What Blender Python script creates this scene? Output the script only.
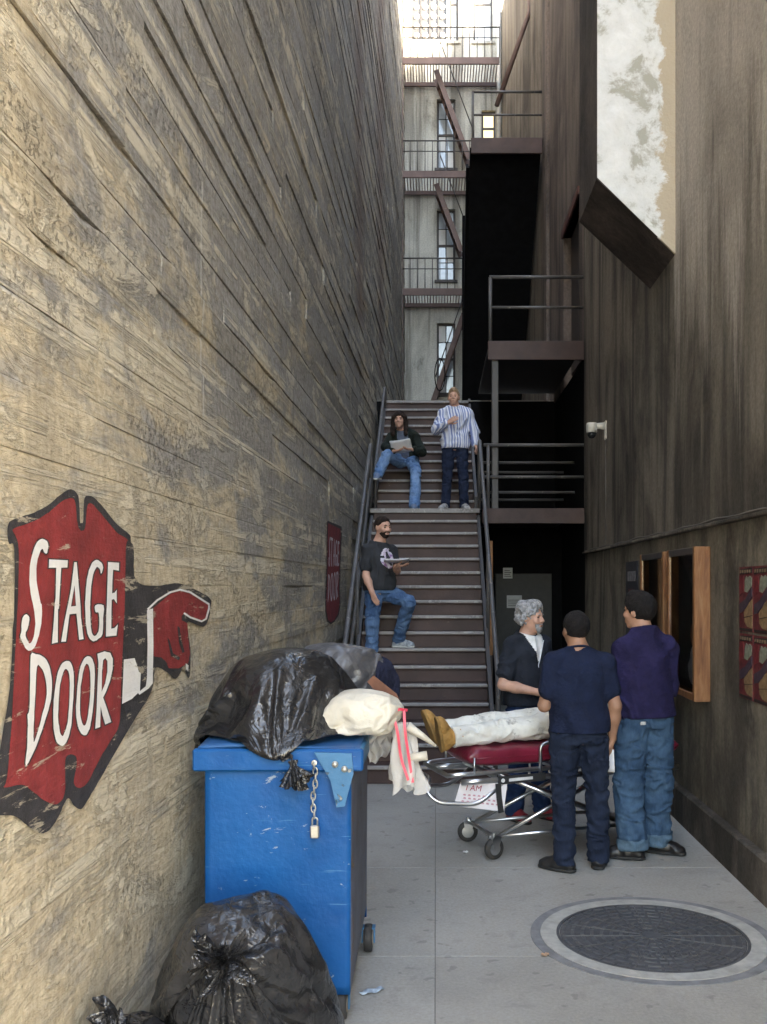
import bpy, bmesh, math, random
import numpy as np
from mathutils import Vector, Matrix
from mathutils.geometry import tessellate_polygon

# ------------------------------------------------------------------ camera, sky, sun, exposure
scene = bpy.context.scene
for o in list(bpy.data.objects): bpy.data.objects.remove(o, do_unlink=True)
COL = scene.collection
R = math.radians
FOC, VX, VY, CAMZ = 970.0, 436.0, 586.0, 1.9
cd = bpy.data.cameras.new('camera'); cam = bpy.data.objects.new('camera', cd); COL.objects.link(cam)
cam.location = (0, 0, CAMZ); cam.rotation_euler = (R(90), 0, 0)
cd.sensor_fit = 'AUTO'; cd.sensor_width = 36.0; cd.lens = FOC/1024*36.0
cd.shift_x = -(VX-383.5)/1024; cd.shift_y = (VY-512)/1024
cd.clip_start = .05; cd.clip_end = 2000
scene.camera = cam
scene.render.resolution_x, scene.render.resolution_y = 767, 1024

SUN_EL, SUN_ROT = 27.0, 122.0       # low sun, right and behind the camera: only roof tops catch it
world = bpy.data.worlds.new('World'); scene.world = world; world.use_nodes = True
wn = world.node_tree.nodes; wl = world.node_tree.links
bg = wn['Background']; bg.inputs['Strength'].default_value = .15
sky = wn.new('ShaderNodeTexSky'); sky.sky_type = 'NISHITA'; sky.sun_disc = False
sky.sun_elevation = R(SUN_EL); sky.sun_rotation = R(SUN_ROT); sky.air_density = 1.0; sky.dust_density = 2.0
wl.new(sky.outputs[0], bg.inputs[0])
sd = bpy.data.lights.new('sun', 'SUN'); sd.energy = 2.4; sd.angle = R(.5); sd.color = (1, .93, .82)
sun = bpy.data.objects.new('sun', sd); COL.objects.link(sun)
_d = Vector((math.sin(R(SUN_ROT))*math.cos(R(SUN_EL)), math.cos(R(SUN_ROT))*math.cos(R(SUN_EL)), math.sin(R(SUN_EL))))
sun.rotation_euler = _d.to_track_quat('Z', 'Y').to_euler(); sun.location = (20, -20, 40)
vs = scene.view_settings; vs.view_transform = 'Standard'; vs.look = 'None'; vs.gamma = 1; vs.use_curve_mapping = False
vs.exposure = 3.95
vs.use_white_balance = True; vs.white_balance_temperature = 7500; vs.white_balance_tint = 8
scene.cycles.max_bounces = 8; scene.cycles.diffuse_bounces = 6

# ------------------------------------------------------------------ object helpers
BASE = {}
def tag(o, label=None, cat=None, group=None, kind=None):
    if label: o['label'] = label
    if cat: o['category'] = cat
    if group: o['group'] = group
    if kind: o['kind'] = kind
    return o
def thing(name, loc, label, cat, group=None):
    o = bpy.data.objects.new(name, None); COL.objects.link(o); o.location = loc
    o.empty_display_size = .1; BASE[o.name] = Vector(loc)
    return tag(o, label, cat, group)
def base_of(p):
    return BASE.get(p.name, Vector((0, 0, 0)))
def mesh(name, V, F, mat=None, smooth=False):
    me = bpy.data.meshes.new(name)
    V = np.asarray(V, dtype=float)
    me.from_pydata(V.tolist(), [], F if isinstance(F, list) else F.tolist())
    if mat: me.materials.append(mat)
    if smooth: me.polygons.foreach_set('use_smooth', [True]*len(me.polygons))
    me.update(); return me
def obj(name, V, F, mat, parent=None, smooth=False):
    """one mesh object; V in world coordinates"""
    V = np.asarray(V, dtype=float).reshape(-1, 3)
    b = base_of(parent) if parent else Vector((0, 0, 0))
    me = mesh(name, V - np.array(b), F, mat, smooth)
    o = bpy.data.objects.new(name, me); COL.objects.link(o)
    if parent: o.parent = parent; BASE[o.name] = b
    return o
def inst(name, me, parent, loc, rot=(0, 0, 0), scale=(1, 1, 1)):
    o = bpy.data.objects.new(name, me); COL.objects.link(o)
    o.parent = parent; o.location = Vector(loc) - base_of(parent); o.rotation_euler = rot; o.scale = scale
    BASE[o.name] = base_of(parent)
    return o

class MB:
    """collects simple shapes into one mesh"""
    def __init__(s): s.V = []; s.F = []
    def add(s, V, F):
        n = len(s.V); s.V += [tuple(v) for v in V]; s.F += [tuple(i+n for i in f) for f in F]; return s
    def box(s, a, b, bev=0.0):
        x0, y0, z0 = [min(a[i], b[i]) for i in range(3)]; x1, y1, z1 = [max(a[i], b[i]) for i in range(3)]
        if bev <= 0:
            V = [(x0,y0,z0),(x1,y0,z0),(x1,y1,z0),(x0,y1,z0),(x0,y0,z1),(x1,y0,z1),(x1,y1,z1),(x0,y1,z1)]
            return s.add(V, [(0,3,2,1),(4,5,6,7),(0,1,5,4),(1,2,6,5),(2,3,7,6),(3,0,4,7)])
        bm = bmesh.new(); bmesh.ops.create_cube(bm, size=1)
        for v in bm.verts: v.co = Vector(((x0+x1)/2+v.co.x*(x1-x0), (y0+y1)/2+v.co.y*(y1-y0), (z0+z1)/2+v.co.z*(z1-z0)))
        bmesh.ops.bevel(bm, geom=bm.edges[:], offset=min(bev, .45*min(x1-x0, y1-y0, z1-z0)), segments=1, affect='EDGES')
        bm.verts.index_update()
        s.add([v.co[:] for v in bm.verts], [tuple(v.index for v in f.verts) for f in bm.faces]); bm.free(); return s
    def beam(s, a, b, w, h, up=(0, 0, 1)):
        """rectangular bar from a to b, w across, h along up"""
        a = Vector(a); b = Vector(b); d = (b-a).normalized(); u = Vector(up); sx = d.cross(u)
        if sx.length < 1e-4: sx = d.cross(Vector((1, 0, 0)))
        sx.normalize(); u = sx.cross(d).normalized()
        V = [p + sx*(i*w/2) + u*(j*h/2) for p in (a, b) for i, j in ((-1,-1),(1,-1),(1,1),(-1,1))]
        return s.add(V, [(0,3,2,1),(4,5,6,7),(0,1,5,4),(1,2,6,5),(2,3,7,6),(3,0,4,7)])
    def tube(s, pts, r, n=10, caps=True, closed=False):
        pts = [Vector(p) for p in pts]; rr = r if isinstance(r, (list, tuple)) else [r]*len(pts)
        V = []; F = []; pu = None; m = len(pts)
        for i, p in enumerate(pts):
            if closed: d = pts[(i+1) % m]-pts[i-1]
            else: d = (pts[min(i+1, m-1)]-pts[max(i-1, 0)])
            d.normalize()
            if pu is None:
                pu = d.orthogonal().normalized()
            u = (pu - d*pu.dot(d)).normalized(); pu = u; w = d.cross(u)
            V += [p + (u*math.cos(2*math.pi*k/n)+w*math.sin(2*math.pi*k/n))*rr[i] for k in range(n)]
        for i in range(m if closed else m-1):
            j = (i+1) % m
            for k in range(n):
                k2 = (k+1) % n
                F.append((i*n+k, i*n+k2, j*n+k2, j*n+k))
        if caps and not closed:
            F.append(tuple(reversed(range(n)))); F.append(tuple((m-1)*n+k for k in range(n)))
        return s.add(V, F)
    def lathe(s, prof, c=(0, 0, 0), axis='Z', n=24):
        V = []; F = []
        for (r, h) in prof:
            for k in range(n):
                a = 2*math.pi*k/n; x, y = r*math.cos(a), r*math.sin(a)
                p = {'Z': (x, y, h), 'Y': (x, h, y), 'X': (h, x, y)}[axis]
                V.append((c[0]+p[0], c[1]+p[1], c[2]+p[2]))
        m = len(prof)
        for i in range(m-1):
            for k in range(n):
                k2 = (k+1) % n; f = (i*n+k, i*n+k2, (i+1)*n+k2, (i+1)*n+k)
                F.append(f if axis != 'Y' else f[::-1])
        F.append(tuple(range(n))[::-1]); F.append(tuple((m-1)*n+k for k in range(n)))
        return s.add(V, F)
    def prism(s, poly, fn, t0, t1):
        """extrude polygon (2-D list): fn(u,v,t) -> point"""
        n = len(poly); V = [fn(u, v, t0) for u, v in poly]+[fn(u, v, t1) for u, v in poly]
        F = [tuple(range(n))[::-1], tuple(range(n, 2*n))]+[(i, (i+1) % n, (i+1) % n+n, i+n) for i in range(n)]
        return s.add(V, F)
    def build(s, name, mat, parent=None, smooth=False):
        return obj(name, s.V, s.F, mat, parent, smooth)
    def mesh(s, name, mat, smooth=False): return mesh(name, s.V, s.F, mat, smooth)
def bend(pts, r, n=5):
    """round the corners of a polyline"""
    P = [Vector(p) for p in pts]; out = [P[0]]
    for i in range(1, len(P)-1):
        a = P[i-1]-P[i]; b = P[i+1]-P[i]; q = min(r, a.length*.45, b.length*.45)
        p0 = P[i]+a.normalized()*q; p1 = P[i]+b.normalized()*q
        for k in range(n+1):
            t = k/n; out.append((1-t)**2*p0+2*t*(1-t)*P[i]+t*t*p1)
    out.append(P[-1]); return out
def fixn(o):
    bm = bmesh.new(); bm.from_mesh(o.data); bmesh.ops.recalc_face_normals(bm, faces=bm.faces); bm.to_mesh(o.data); bm.free(); return o

# ------------------------------------------------------------------ numpy noise
_rng = np.random.RandomState(7); _PERM = _rng.permutation(256); _PERM = np.concatenate([_PERM]*3).astype(np.int64)
_VAL = _rng.rand(256).astype(np.float32)*2-1
def vnoise(P):
    P = np.asarray(P, dtype=np.float64); I = np.floor(P).astype(np.int64); f = P-I; f = f*f*(3-2*f); I &= 255
    out = np.zeros(P.shape[:-1])
    for dx in (0, 1):
        wx = f[..., 0] if dx else 1-f[..., 0]; px = _PERM[I[..., 0]+dx]
        for dy in (0, 1):
            wy = f[..., 1] if dy else 1-f[..., 1]; pxy = _PERM[px+I[..., 1]+dy]
            for dz in (0, 1):
                wz = f[..., 2] if dz else 1-f[..., 2]
                out += wx*wy*wz*_VAL[_PERM[(pxy+I[..., 2]+dz)] & 255]
    return out
def fbm(P, n=4):
    P = np.asarray(P, dtype=np.float64); o = 0; a = .5
    for i in range(n): o = o+a*vnoise(P*(2**i)+17.3*i); a *= .5
    return o
def ridged(P, n=4):
    P = np.asarray(P, dtype=np.float64); o = 0; a = .5
    for i in range(n): o = o+a*(1-2*np.abs(vnoise(P*(2**i)+11.7*i))); a *= .5
    return o

# ------------------------------------------------------------------ materials
MATS = {}
def newmat(name):
    m = bpy.data.materials.new(name); m.use_nodes = True; MATS[name] = m
    nt = m.node_tree; return m, nt, nt.nodes, nt.links, nt.nodes['Principled BSDF']
def c4(c): return (c[0], c[1], c[2], 1)
def pos_coord(N, L, obj_space=False, scale=(1, 1, 1), rot=(0, 0, 0)):
    if obj_space: src = N.new('ShaderNodeTexCoord').outputs['Object']
    else: src = N.new('ShaderNodeNewGeometry').outputs['Position']
    mp = N.new('ShaderNodeMapping'); mp.inputs['Scale'].default_value = scale; mp.inputs['Rotation'].default_value = rot
    L.new(src, mp.inputs['Vector']); return mp.outputs[0]
def noise_n(N, L, vec, scale, detail=4, rough=.55, dist=0.0):
    n = N.new('ShaderNodeTexNoise'); n.inputs['Scale'].default_value = scale; n.inputs['Detail'].default_value = detail
    n.inputs['Roughness'].default_value = rough; n.inputs['Distortion'].default_value = dist
    L.new(vec, n.inputs['Vector']); return n.outputs['Fac']
def ramp(N, L, fac, stops):
    r = N.new('ShaderNodeValToRGB'); e = r.color_ramp.elements
    while len(e) < len(stops): e.new(.5)
    for i, (p, c) in enumerate(stops):
        e[i].position = p; e[i].color = c4(c) if isinstance(c, tuple) else (c, c, c, 1)
    L.new(fac, r.inputs[0]); return r.outputs['Color']
def mixc(N, L, fac, a, b, mode='MIX'):
    m = N.new('ShaderNodeMix'); m.data_type = 'RGBA'; m.blend_type = mode
    for s, v in ((m.inputs[0], fac), (m.inputs[6], a), (m.inputs[7], b)):
        if isinstance(v, (int, float)): s.default_value = v
        elif isinstance(v, tuple): s.default_value = c4(v)
        else: L.new(v, s)
    return m.outputs[2]
def mth(N, L, op, a, b=0.0, clamp=False):
    m = N.new('ShaderNodeMath'); m.operation = op; m.use_clamp = clamp
    for s, v in ((m.inputs[0], a), (m.inputs[1], b)):
        if isinstance(v, (int, float)): s.default_value = v
        else: L.new(v, s)
    return m.outputs[0]
def bumpn(N, L, b, h, dist=.01, strength=1.0):
    m = N.new('ShaderNodeBump'); m.inputs['Distance'].default_value = dist; m.inputs['Strength'].default_value = strength
    L.new(h, m.inputs['Height']); L.new(m.outputs[0], b.inputs['Normal']); return m
def sep(N, L, vec):
    s = N.new('ShaderNodeSeparateXYZ'); L.new(vec, s.inputs[0]); return s.outputs
def simple(name, col, rough=.6, metal=0.0, var=.15, nscale=12, bump=.0, bscale=60, spec=.5, col2=None, obj_space=False, dirt=None):
    m, nt, N, L, b = newmat(name); v = pos_coord(N, L, obj_space)
    n = noise_n(N, L, v, nscale, 5, .6)
    c2 = col2 or tuple(x*(1-var) for x in col); c1 = tuple(min(1, x*(1+var)) for x in col)
    cc = ramp(N, L, n, [(.32, c2), (.68, c1)])
    if dirt:
        n2 = noise_n(N, L, v, dirt[1], 6, .65); f = ramp(N, L, n2, [(dirt[2], 0.0), (dirt[2]+.1, 1.0)])
        cc = mixc(N, L, f, cc, dirt[0])
    L.new(cc, b.inputs['Base Color']); b.inputs['Roughness'].default_value = rough; b.inputs['Metallic'].default_value = metal
    b.inputs['Specular IOR Level'].default_value = spec
    if bump: bumpn(N, L, b, noise_n(N, L, v, bscale, 4, .6), bump)
    return m

def mat_left_wall():
    """board-formed concrete: tan lower coat, grey tone with alley shade painted into its far end, pale lime runs along the seams, pits and spalls, faint red bands far back"""
    m, nt, N, L, b = newmat('board_concrete')
    g = pos_coord(N, L); S = sep(N, L, g)
    big = noise_n(N, L, g, .6, 3, .55); med = noise_n(N, L, pos_coord(N, L, scale=(1, .5, 1.3)), 2.3, 6, .68, .4)
    fine = noise_n(N, L, g, 24, 6, .72)
    tan = mixc(N, L, ramp(N, L, fine, [(.36, 0.0), (.64, 1.0)]), (.47, .39, .27), (.66, .575, .42))
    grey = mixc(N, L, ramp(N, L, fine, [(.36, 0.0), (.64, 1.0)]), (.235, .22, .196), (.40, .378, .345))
    # grey tone grows with height; its rise with distance paints in deep-alley shade
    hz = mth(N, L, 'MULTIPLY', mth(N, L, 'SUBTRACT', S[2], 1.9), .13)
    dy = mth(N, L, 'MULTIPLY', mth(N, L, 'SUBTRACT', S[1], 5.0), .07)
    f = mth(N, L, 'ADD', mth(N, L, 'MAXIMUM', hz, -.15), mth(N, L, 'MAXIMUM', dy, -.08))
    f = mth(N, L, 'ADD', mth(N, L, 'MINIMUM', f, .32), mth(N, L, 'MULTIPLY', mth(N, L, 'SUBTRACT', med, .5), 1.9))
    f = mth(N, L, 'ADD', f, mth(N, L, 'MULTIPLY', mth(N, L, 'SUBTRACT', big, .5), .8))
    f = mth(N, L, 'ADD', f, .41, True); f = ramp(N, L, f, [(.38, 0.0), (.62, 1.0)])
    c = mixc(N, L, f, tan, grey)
    vert = noise_n(N, L, pos_coord(N, L, scale=(1, 2.4, .2)), 2.0, 5, .62, .3)
    c = mixc(N, L, mth(N, L, 'MULTIPLY', ramp(N, L, vert, [(.52, 0.0), (.66, 1.0)]), .30), c, (.13, .12, .11))
    # lime bloom: thin runs along the board seams and crusty patches
    seam = ramp(N, L, noise_n(N, L, pos_coord(N, L, scale=(1, .10, 4.2)), 1.7, 7, .66, .15), [(.53, 0.0), (.575, 1.0)])
    crust = ramp(N, L, noise_n(N, L, pos_coord(N, L, scale=(1, .45, 1.1)), 3.4, 8, .78, .6), [(.525, 0.0), (.57, 1.0)])
    lime = mth(N, L, 'MULTIPLY', mth(N, L, 'MAXIMUM', seam, mth(N, L, 'MULTIPLY', crust, .8)), ramp(N, L, noise_n(N, L, g, 5, 6, .7), [(.40, 0.0), (.50, 1.0)]))
    c = mixc(N, L, mth(N, L, 'MULTIPLY', lime, .72), c, (.68, .615, .48))
    # pits in exposed aggregate
    pits = ramp(N, L, noise_n(N, L, g, 38, 4, .75), [(.38, 1.0), (.45, 0.0)])
    patch_ = ramp(N, L, noise_n(N, L, pos_coord(N, L, scale=(1, .45, 1)), 1.5, 5, .6, .4), [(.53, 0.0), (.62, 1.0)])
    pit = mth(N, L, 'MULTIPLY', pits, mth(N, L, 'ADD', mth(N, L, 'MULTIPLY', patch_, .85), .06))
    c = mixc(N, L, mth(N, L, 'MULTIPLY', pit, .55), c, (.095, .078, .06))
    def band(y0, w, soft):
        d = mth(N, L, 'ABSOLUTE', mth(N, L, 'SUBTRACT', mth(N, L, 'ADD', S[1], mth(N, L, 'MULTIPLY', mth(N, L, 'SUBTRACT', med, .5), soft)), y0))
        return mth(N, L, 'SUBTRACT', 1.0, mth(N, L, 'DIVIDE', d, w), True)
    red = mth(N, L, 'MULTIPLY', mth(N, L, 'MAXIMUM', band(13.3, .9, 1.2), band(17.2, 1.3, 1.5)), mth(N, L, 'GREATER_THAN', S[2], 5.5))
    c = mixc(N, L, mth(N, L, 'MULTIPLY', red, .5), c, (.20, .115, .09))
    pale = mth(N, L, 'MULTIPLY', band(11.6, .35, .3), mth(N, L, 'GREATER_THAN', S[2], 4.0))
    c = mixc(N, L, mth(N, L, 'MULTIPLY', pale, .45), c, (.40, .40, .38))
    drip = mth(N, L, 'MULTIPLY', band(4.92, .022, .05), mth(N, L, 'MULTIPLY', mth(N, L, 'GREATER_THAN', S[2], 2.75), mth(N, L, 'LESS_THAN', S[2], 3.95)))
    c = mixc(N, L, mth(N, L, 'MULTIPLY', drip, .8), c, (.66, .64, .58))
    L.new(c, b.inputs['Base Color']); b.inputs['Roughness'].default_value = .9; b.inputs['Specular IOR Level'].default_value = .25
    h = mth(N, L, 'ADD', mth(N, L, 'MULTIPLY', noise_n(N, L, pos_coord(N, L, scale=(1, .4, 2)), 7, 6, .72, .4), .9), mth(N, L, 'MULTIPLY', fine, .3))
    h = mth(N, L, 'ADD', h, mth(N, L, 'MULTIPLY', pit, -.7)); h = mth(N, L, 'ADD', h, mth(N, L, 'MULTIPLY', lime, .35))
    bumpn(N, L, b, h, .028, 1.0)
    return m
def mat_right_wall(name='stained_concrete', lightc=(.215, .192, .162), dark=(.05, .046, .041), mid=(.125, .11, .093), thr=.47, vscale=.16, clean=None):
    """sooty concrete: broad blotches, long drips, pale washed runs"""
    m, nt, N, L, b = newmat(name)
    g = pos_coord(N, L)
    blot = noise_n(N, L, pos_coord(N, L, scale=(1, 1, .6)), .9, 6, .66, .5); fine = noise_n(N, L, g, 28, 6, .74)
    v1 = noise_n(N, L, pos_coord(N, L, scale=(1.6, 1.6, vscale*.8)), 1.5, 6, .6, .5)
    v2 = noise_n(N, L, pos_coord(N, L, scale=(4.2, 4.2, vscale*1.6)), 1.9, 6, .66, .5)
    c = ramp(N, L, blot, [(thr-.10, dark), (thr, mid), (thr+.13, lightc)])
    c = mixc(N, L, mth(N, L, 'MULTIPLY', ramp(N, L, v1, [(.50, 0.0), (.62, 1.0)]), .75), c, tuple(x*1.1 for x in dark))
    c = mixc(N, L, mth(N, L, 'MULTIPLY', ramp(N, L, v1, [(.34, 1.0), (.46, 0.0)]), .6), c, tuple(min(1, x*1.15) for x in lightc))
    c = mixc(N, L, mth(N, L, 'MULTIPLY', ramp(N, L, v2, [(.54, 0.0), (.66, 1.0)]), .42), c, tuple(x*.8 for x in dark))
    if clean:       # washed wall above an uneven soot line; past the flue, shade painted dark
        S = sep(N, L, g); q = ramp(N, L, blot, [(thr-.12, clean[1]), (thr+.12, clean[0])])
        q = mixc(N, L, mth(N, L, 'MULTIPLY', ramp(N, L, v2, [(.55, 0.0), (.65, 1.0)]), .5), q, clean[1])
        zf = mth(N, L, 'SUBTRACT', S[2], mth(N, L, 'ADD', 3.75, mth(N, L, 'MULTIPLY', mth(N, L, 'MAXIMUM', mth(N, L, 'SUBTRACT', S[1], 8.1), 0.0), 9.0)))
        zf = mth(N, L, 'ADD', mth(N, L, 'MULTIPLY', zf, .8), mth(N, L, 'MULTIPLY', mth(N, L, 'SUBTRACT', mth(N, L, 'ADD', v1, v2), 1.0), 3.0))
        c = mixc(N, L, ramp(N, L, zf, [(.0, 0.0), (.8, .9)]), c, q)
    c = mixc(N, L, 1.0, c, ramp(N, L, fine, [(.3, .72), (.7, 1.22)]), 'MULTIPLY')
    L.new(c, b.inputs['Base Color']); b.inputs['Roughness'].default_value = .88; b.inputs['Specular IOR Level'].default_value = .25
    h = mth(N, L, 'ADD', mth(N, L, 'MULTIPLY', fine, .5), mth(N, L, 'MULTIPLY', noise_n(N, L, g, 5, 6, .72, .3), .9))
    bumpn(N, L, b, h, .014, 1.0)
    return m
def mat_floor():
    m, nt, N, L, b = newmat('pavement_concrete'); g = pos_coord(N, L)
    big = noise_n(N, L, g, .9, 6, .62, .3); fine = noise_n(N, L, g, 55, 6, .7); med = noise_n(N, L, g, 6, 7, .68, .4)
    c = ramp(N, L, big, [(.28, (.26, .246, .218)), (.5, (.365, .348, .314)), (.72, (.45, .43, .39))])
    c = mixc(N, L, .35, c, ramp(N, L, fine, [(.3, (.20, .19, .17)), (.7, (.50, .48, .44))]))
    st = ramp(N, L, med, [(.55, 0.0), (.70, 1.0)]); c = mixc(N, L, mth(N, L, 'MULTIPLY', st, .30), c, (.15, .14, .125))
    sp = ramp(N, L, noise_n(N, L, g, 9, 2, .4), [(.67, 0.0), (.70, 1.0)]); c = mixc(N, L, mth(N, L, 'MULTIPLY', sp, .35), c, (.09, .085, .08))
    oi = N.new('ShaderNodeObjectInfo'); c = mixc(N, L, mth(N, L, 'MULTIPLY', oi.outputs['Random'], .16), c, (.22, .21, .19))
    L.new(c, b.inputs['Base Color']); b.inputs['Roughness'].default_value = .8
    bumpn(N, L, b, mth(N, L, 'ADD', fine, mth(N, L, 'MULTIPLY', med, .8)), .004); return m
def mat_paint(name, col, chip=(.25, .23, .20), thr=.64, rough=.5, scale=7, var=.12, metal=0.0):
    """paint with chips and scratches"""
    m, nt, N, L, b = newmat(name); g = pos_coord(N, L)
    n = noise_n(N, L, g, 3, 5, .6)
    c = ramp(N, L, n, [(.3, tuple(x*(1-var) for x in col)), (.7, tuple(min(1, x*(1+var)) for x in col))])
    ch = ramp(N, L, noise_n(N, L, g, scale, 9, .75, .3), [(thr, 0.0), (thr+.03, 1.0)])
    c = mixc(N, L, ch, c, chip); L.new(c, b.inputs['Base Color'])
    b.inputs['Roughness'].default_value = rough; b.inputs['Metallic'].default_value = metal
    bumpn(N, L, b, mth(N, L, 'ADD', noise_n(N, L, g, 45, 5, .6), mth(N, L, 'MULTIPLY', ch, -1.5)), .0025); return m

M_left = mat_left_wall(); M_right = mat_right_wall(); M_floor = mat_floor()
M_rear = mat_right_wall('rear_wall_concrete', (.17, .14, .125), (.06, .05, .046), (.11, .09, .082), .46)
M_right2 = mat_right_wall('stained_concrete_upper', (.42, .38, .33), (.15, .135, .118), (.31, .277, .238), .44)
M_pale = mat_right_wall('pale_stucco', (.58, .57, .51), (.16, .15, .13), (.46, .45, .40), .40, .1)
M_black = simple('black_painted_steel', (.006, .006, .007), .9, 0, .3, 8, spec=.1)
M_steel = mat_paint('dark_steel', (.055, .05, .05), (.16, .10, .07), .66, .5)
M_steelm = mat_paint('stair_steel', (.060, .034, .030), (.13, .095, .08), .64, .62, 5, .3)
M_nose = mat_paint('worn_tread_edge', (.27, .255, .25), (.40, .38, .37), .56, .5, 9, .25)
M_rail = mat_paint('worn_rail', (.10, .095, .095), (.24, .22, .21), .6, .42, 10, .3)
M_beam = mat_paint('red_brown_beam', (.12, .072, .06), (.22, .14, .10), .62, .6, 6, .25)
M_railg = simple('grey_rail_steel', (.16, .15, .145), .5, .3, .25, 9)
M_ground = simple('street_asphalt', (.20, .19, .175), .9, 0, .2, .6, .01, 30)

# ------------------------------------------------------------------ ground
tag(MB().box((-150, -150, -.4), (150, 150, -.04)).build('ground', M_ground), kind='structure')
floor = bpy.data.objects.new('alley_floor', None); COL.objects.link(floor); tag(floor, kind='structure'); BASE[floor.name] = Vector((0, 0, 0))
_ys = [-1.6, -.1, 1.45, 3.0, 4.98, 6.55, 8.1, 9.65, 11.2, 12.75, 15.6]
_xs = [-1.32, -.004, 2.02]
for i in range(len(_ys)-1):
    for j in range(2):
        MB().box((_xs[j]+.0015, _ys[i]+.0015, -.035), (_xs[j+1]-.0015, _ys[i+1]-.0015, random.Random(i*3+j).uniform(-.0015, .0)), .003).build('paving_slab', M_floor, floor)
MB().box((-1.4, -1.65, -.039), (2.1, 15.65, -.006)).build('joint_bed', simple('joint_dirt', (.14, .13, .12), .95), floor)

# ------------------------------------------------------------------ left wall
SL = .0165
def LX(s, n=0.0): return -1.27+SL*s+n
def LW(s, z, n=0.0): return (LX(s, n), s, z)
HL = 17.9
wallL = thing('concrete_wall', (LX(12), 12, 0), 'tall board-formed tan and grey concrete wall with a painted stage door sign', 'wall')
_b = MB(); S0, S1 = -1.5, 26.6
_b.add([LW(S0, 0, -.014), LW(S1, 0, -.014), LW(S1, HL, -.014), LW(S0, HL, -.014), LW(S0, 0, -9), LW(S1, 0, -9), LW(S1, HL, -9), LW(S0, HL, -9)],
       [(0, 1, 2, 3), (5, 4, 7, 6), (3, 2, 6, 7), (1, 5, 6, 2), (4, 0, 3, 7)])
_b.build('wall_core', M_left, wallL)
def smooth_zone(s, z):
    return (s < 6.4 and z < 2.75) or (9 < s < 12 and 1.2 < z < 3.0)
rnd = random.Random(11); boards = []
z = 0.0; ci = 0
while z < HL-.02:
    h = rnd.uniform(.17, .25); h = min(h, HL-z); s = S0-rnd.uniform(0, 2)
    while s < S1:
        l = rnd.uniform(1.4, 4.6); s0, s1 = max(s, S0), min(s+l, S1); s += l
        if s1-s0 < .05: continue
        k = max(2, int((s1-s0)/.28)); zone = smooth_zone((s0+s1)/2, z+h/2) or smooth_zone(s0+.2, z+h/2)
        amp = .004 if zone else .011
        nt_, nb_ = (rnd.uniform(.009, .013), rnd.uniform(.009, .013)) if zone else (rnd.uniform(-.006, .012), rnd.uniform(-.006, .012))
        g0, g1 = (.0006, .0006) if zone else (rnd.choice([.0003, .0005, .0006, .001, .004, .009]), rnd.choice([.0003, .0005, .001]))
        V = []; 
        for i in range(k+1):
            si = s0+(s1-s0)*i/k
            if 0 < i < k: si += rnd.uniform(-.08, .08)
            ej = lambda a: 0 if zone else abs(rnd.gauss(0, a))
            chip = rnd.random() < .09 and not zone
            zt, zb = z+h-g0-ej(.003)-(rnd.uniform(.008, .03) if chip else 0), z+g1+ej(.003)
            w = rnd.uniform(-1, 1)*amp*.25
            V += [LW(si, zt, -.028), LW(si, zt, nt_+w-.003), LW(si, zt-.012, nt_+w), LW(si, zb, nb_+w), LW(si, zb, -.028)]
        F = [(5*i+j, 5*i+5+j, 5*i+6+j, 5*i+1+j)[::-1] for i in range(k) for j in range(4)]
        F += [(0, 1, 2, 3, 4)[::-1], tuple(5*k+j for j in range(5))]
        d = max((s0+s1)/2, 2.2); vis = (s1 > 2.5 and z < 1.9+590/970*s1+.2)
        boards.append(((h*(s1-s0)*1.25/d**3) if vis else 0, V, F))
    z += h; ci += 1
boards.sort(key=lambda t: -t[0])
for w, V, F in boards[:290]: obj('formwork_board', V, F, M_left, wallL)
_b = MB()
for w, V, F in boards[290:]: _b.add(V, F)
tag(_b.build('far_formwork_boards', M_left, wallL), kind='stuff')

# ------------------------------------------------------------------ right building
RX = 2.0
wallR = thing('stained_building', (RX+3, 8, 0), 'dark soot-stained concrete building along the right side of the alley', 'building')
HR = 14.5
def rbox(name, mat, a, b, bev=0, parent=None): return MB().box(a, b, bev).build(name, mat, parent or wallR)
rbox('upper_wall', mat_right_wall('soot_and_shade_upper_wall', clean=((.52, .47, .42), (.33, .295, .26))), (RX, -1.5, 2.36), (RX+8, 13.1, HR))
rbox('lower_wall', mat_right_wall('lower_wall_concrete', (.235, .212, .175), (.07, .063, .054), (.165, .148, .122), .46, .55), (RX+.012, -1.5, .27), (RX+8, 13.1, 2.36))
rbox('plinth', mat_right_wall('plinth_concrete', (.17, .145, .12), (.045, .04, .035), (.105, .09, .076), .5, .6), (RX-.05, -1.5, -.03), (RX+.5, 12.6, .27), .012)
# thin uneven ledge with a cable run
_b = MB(); _p = []
for i in range(60):
    y = -1.4+i*.243; _p.append((RX-.012, y, 2.368+.006*math.sin(i*1.7)+.004*math.sin(i*.6)))
_b.tube(_p, .008, 6); _b.build('ledge_cable', simple('ledge_cable_grey', (.12, .11, .10), .8), wallR, True)
_b = MB(); _b.box((RX-.03, -1.5, 2.33), (RX+.2, 13.08, 2.357), .006); _b.build('ledge', M_right, wallR)
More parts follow.
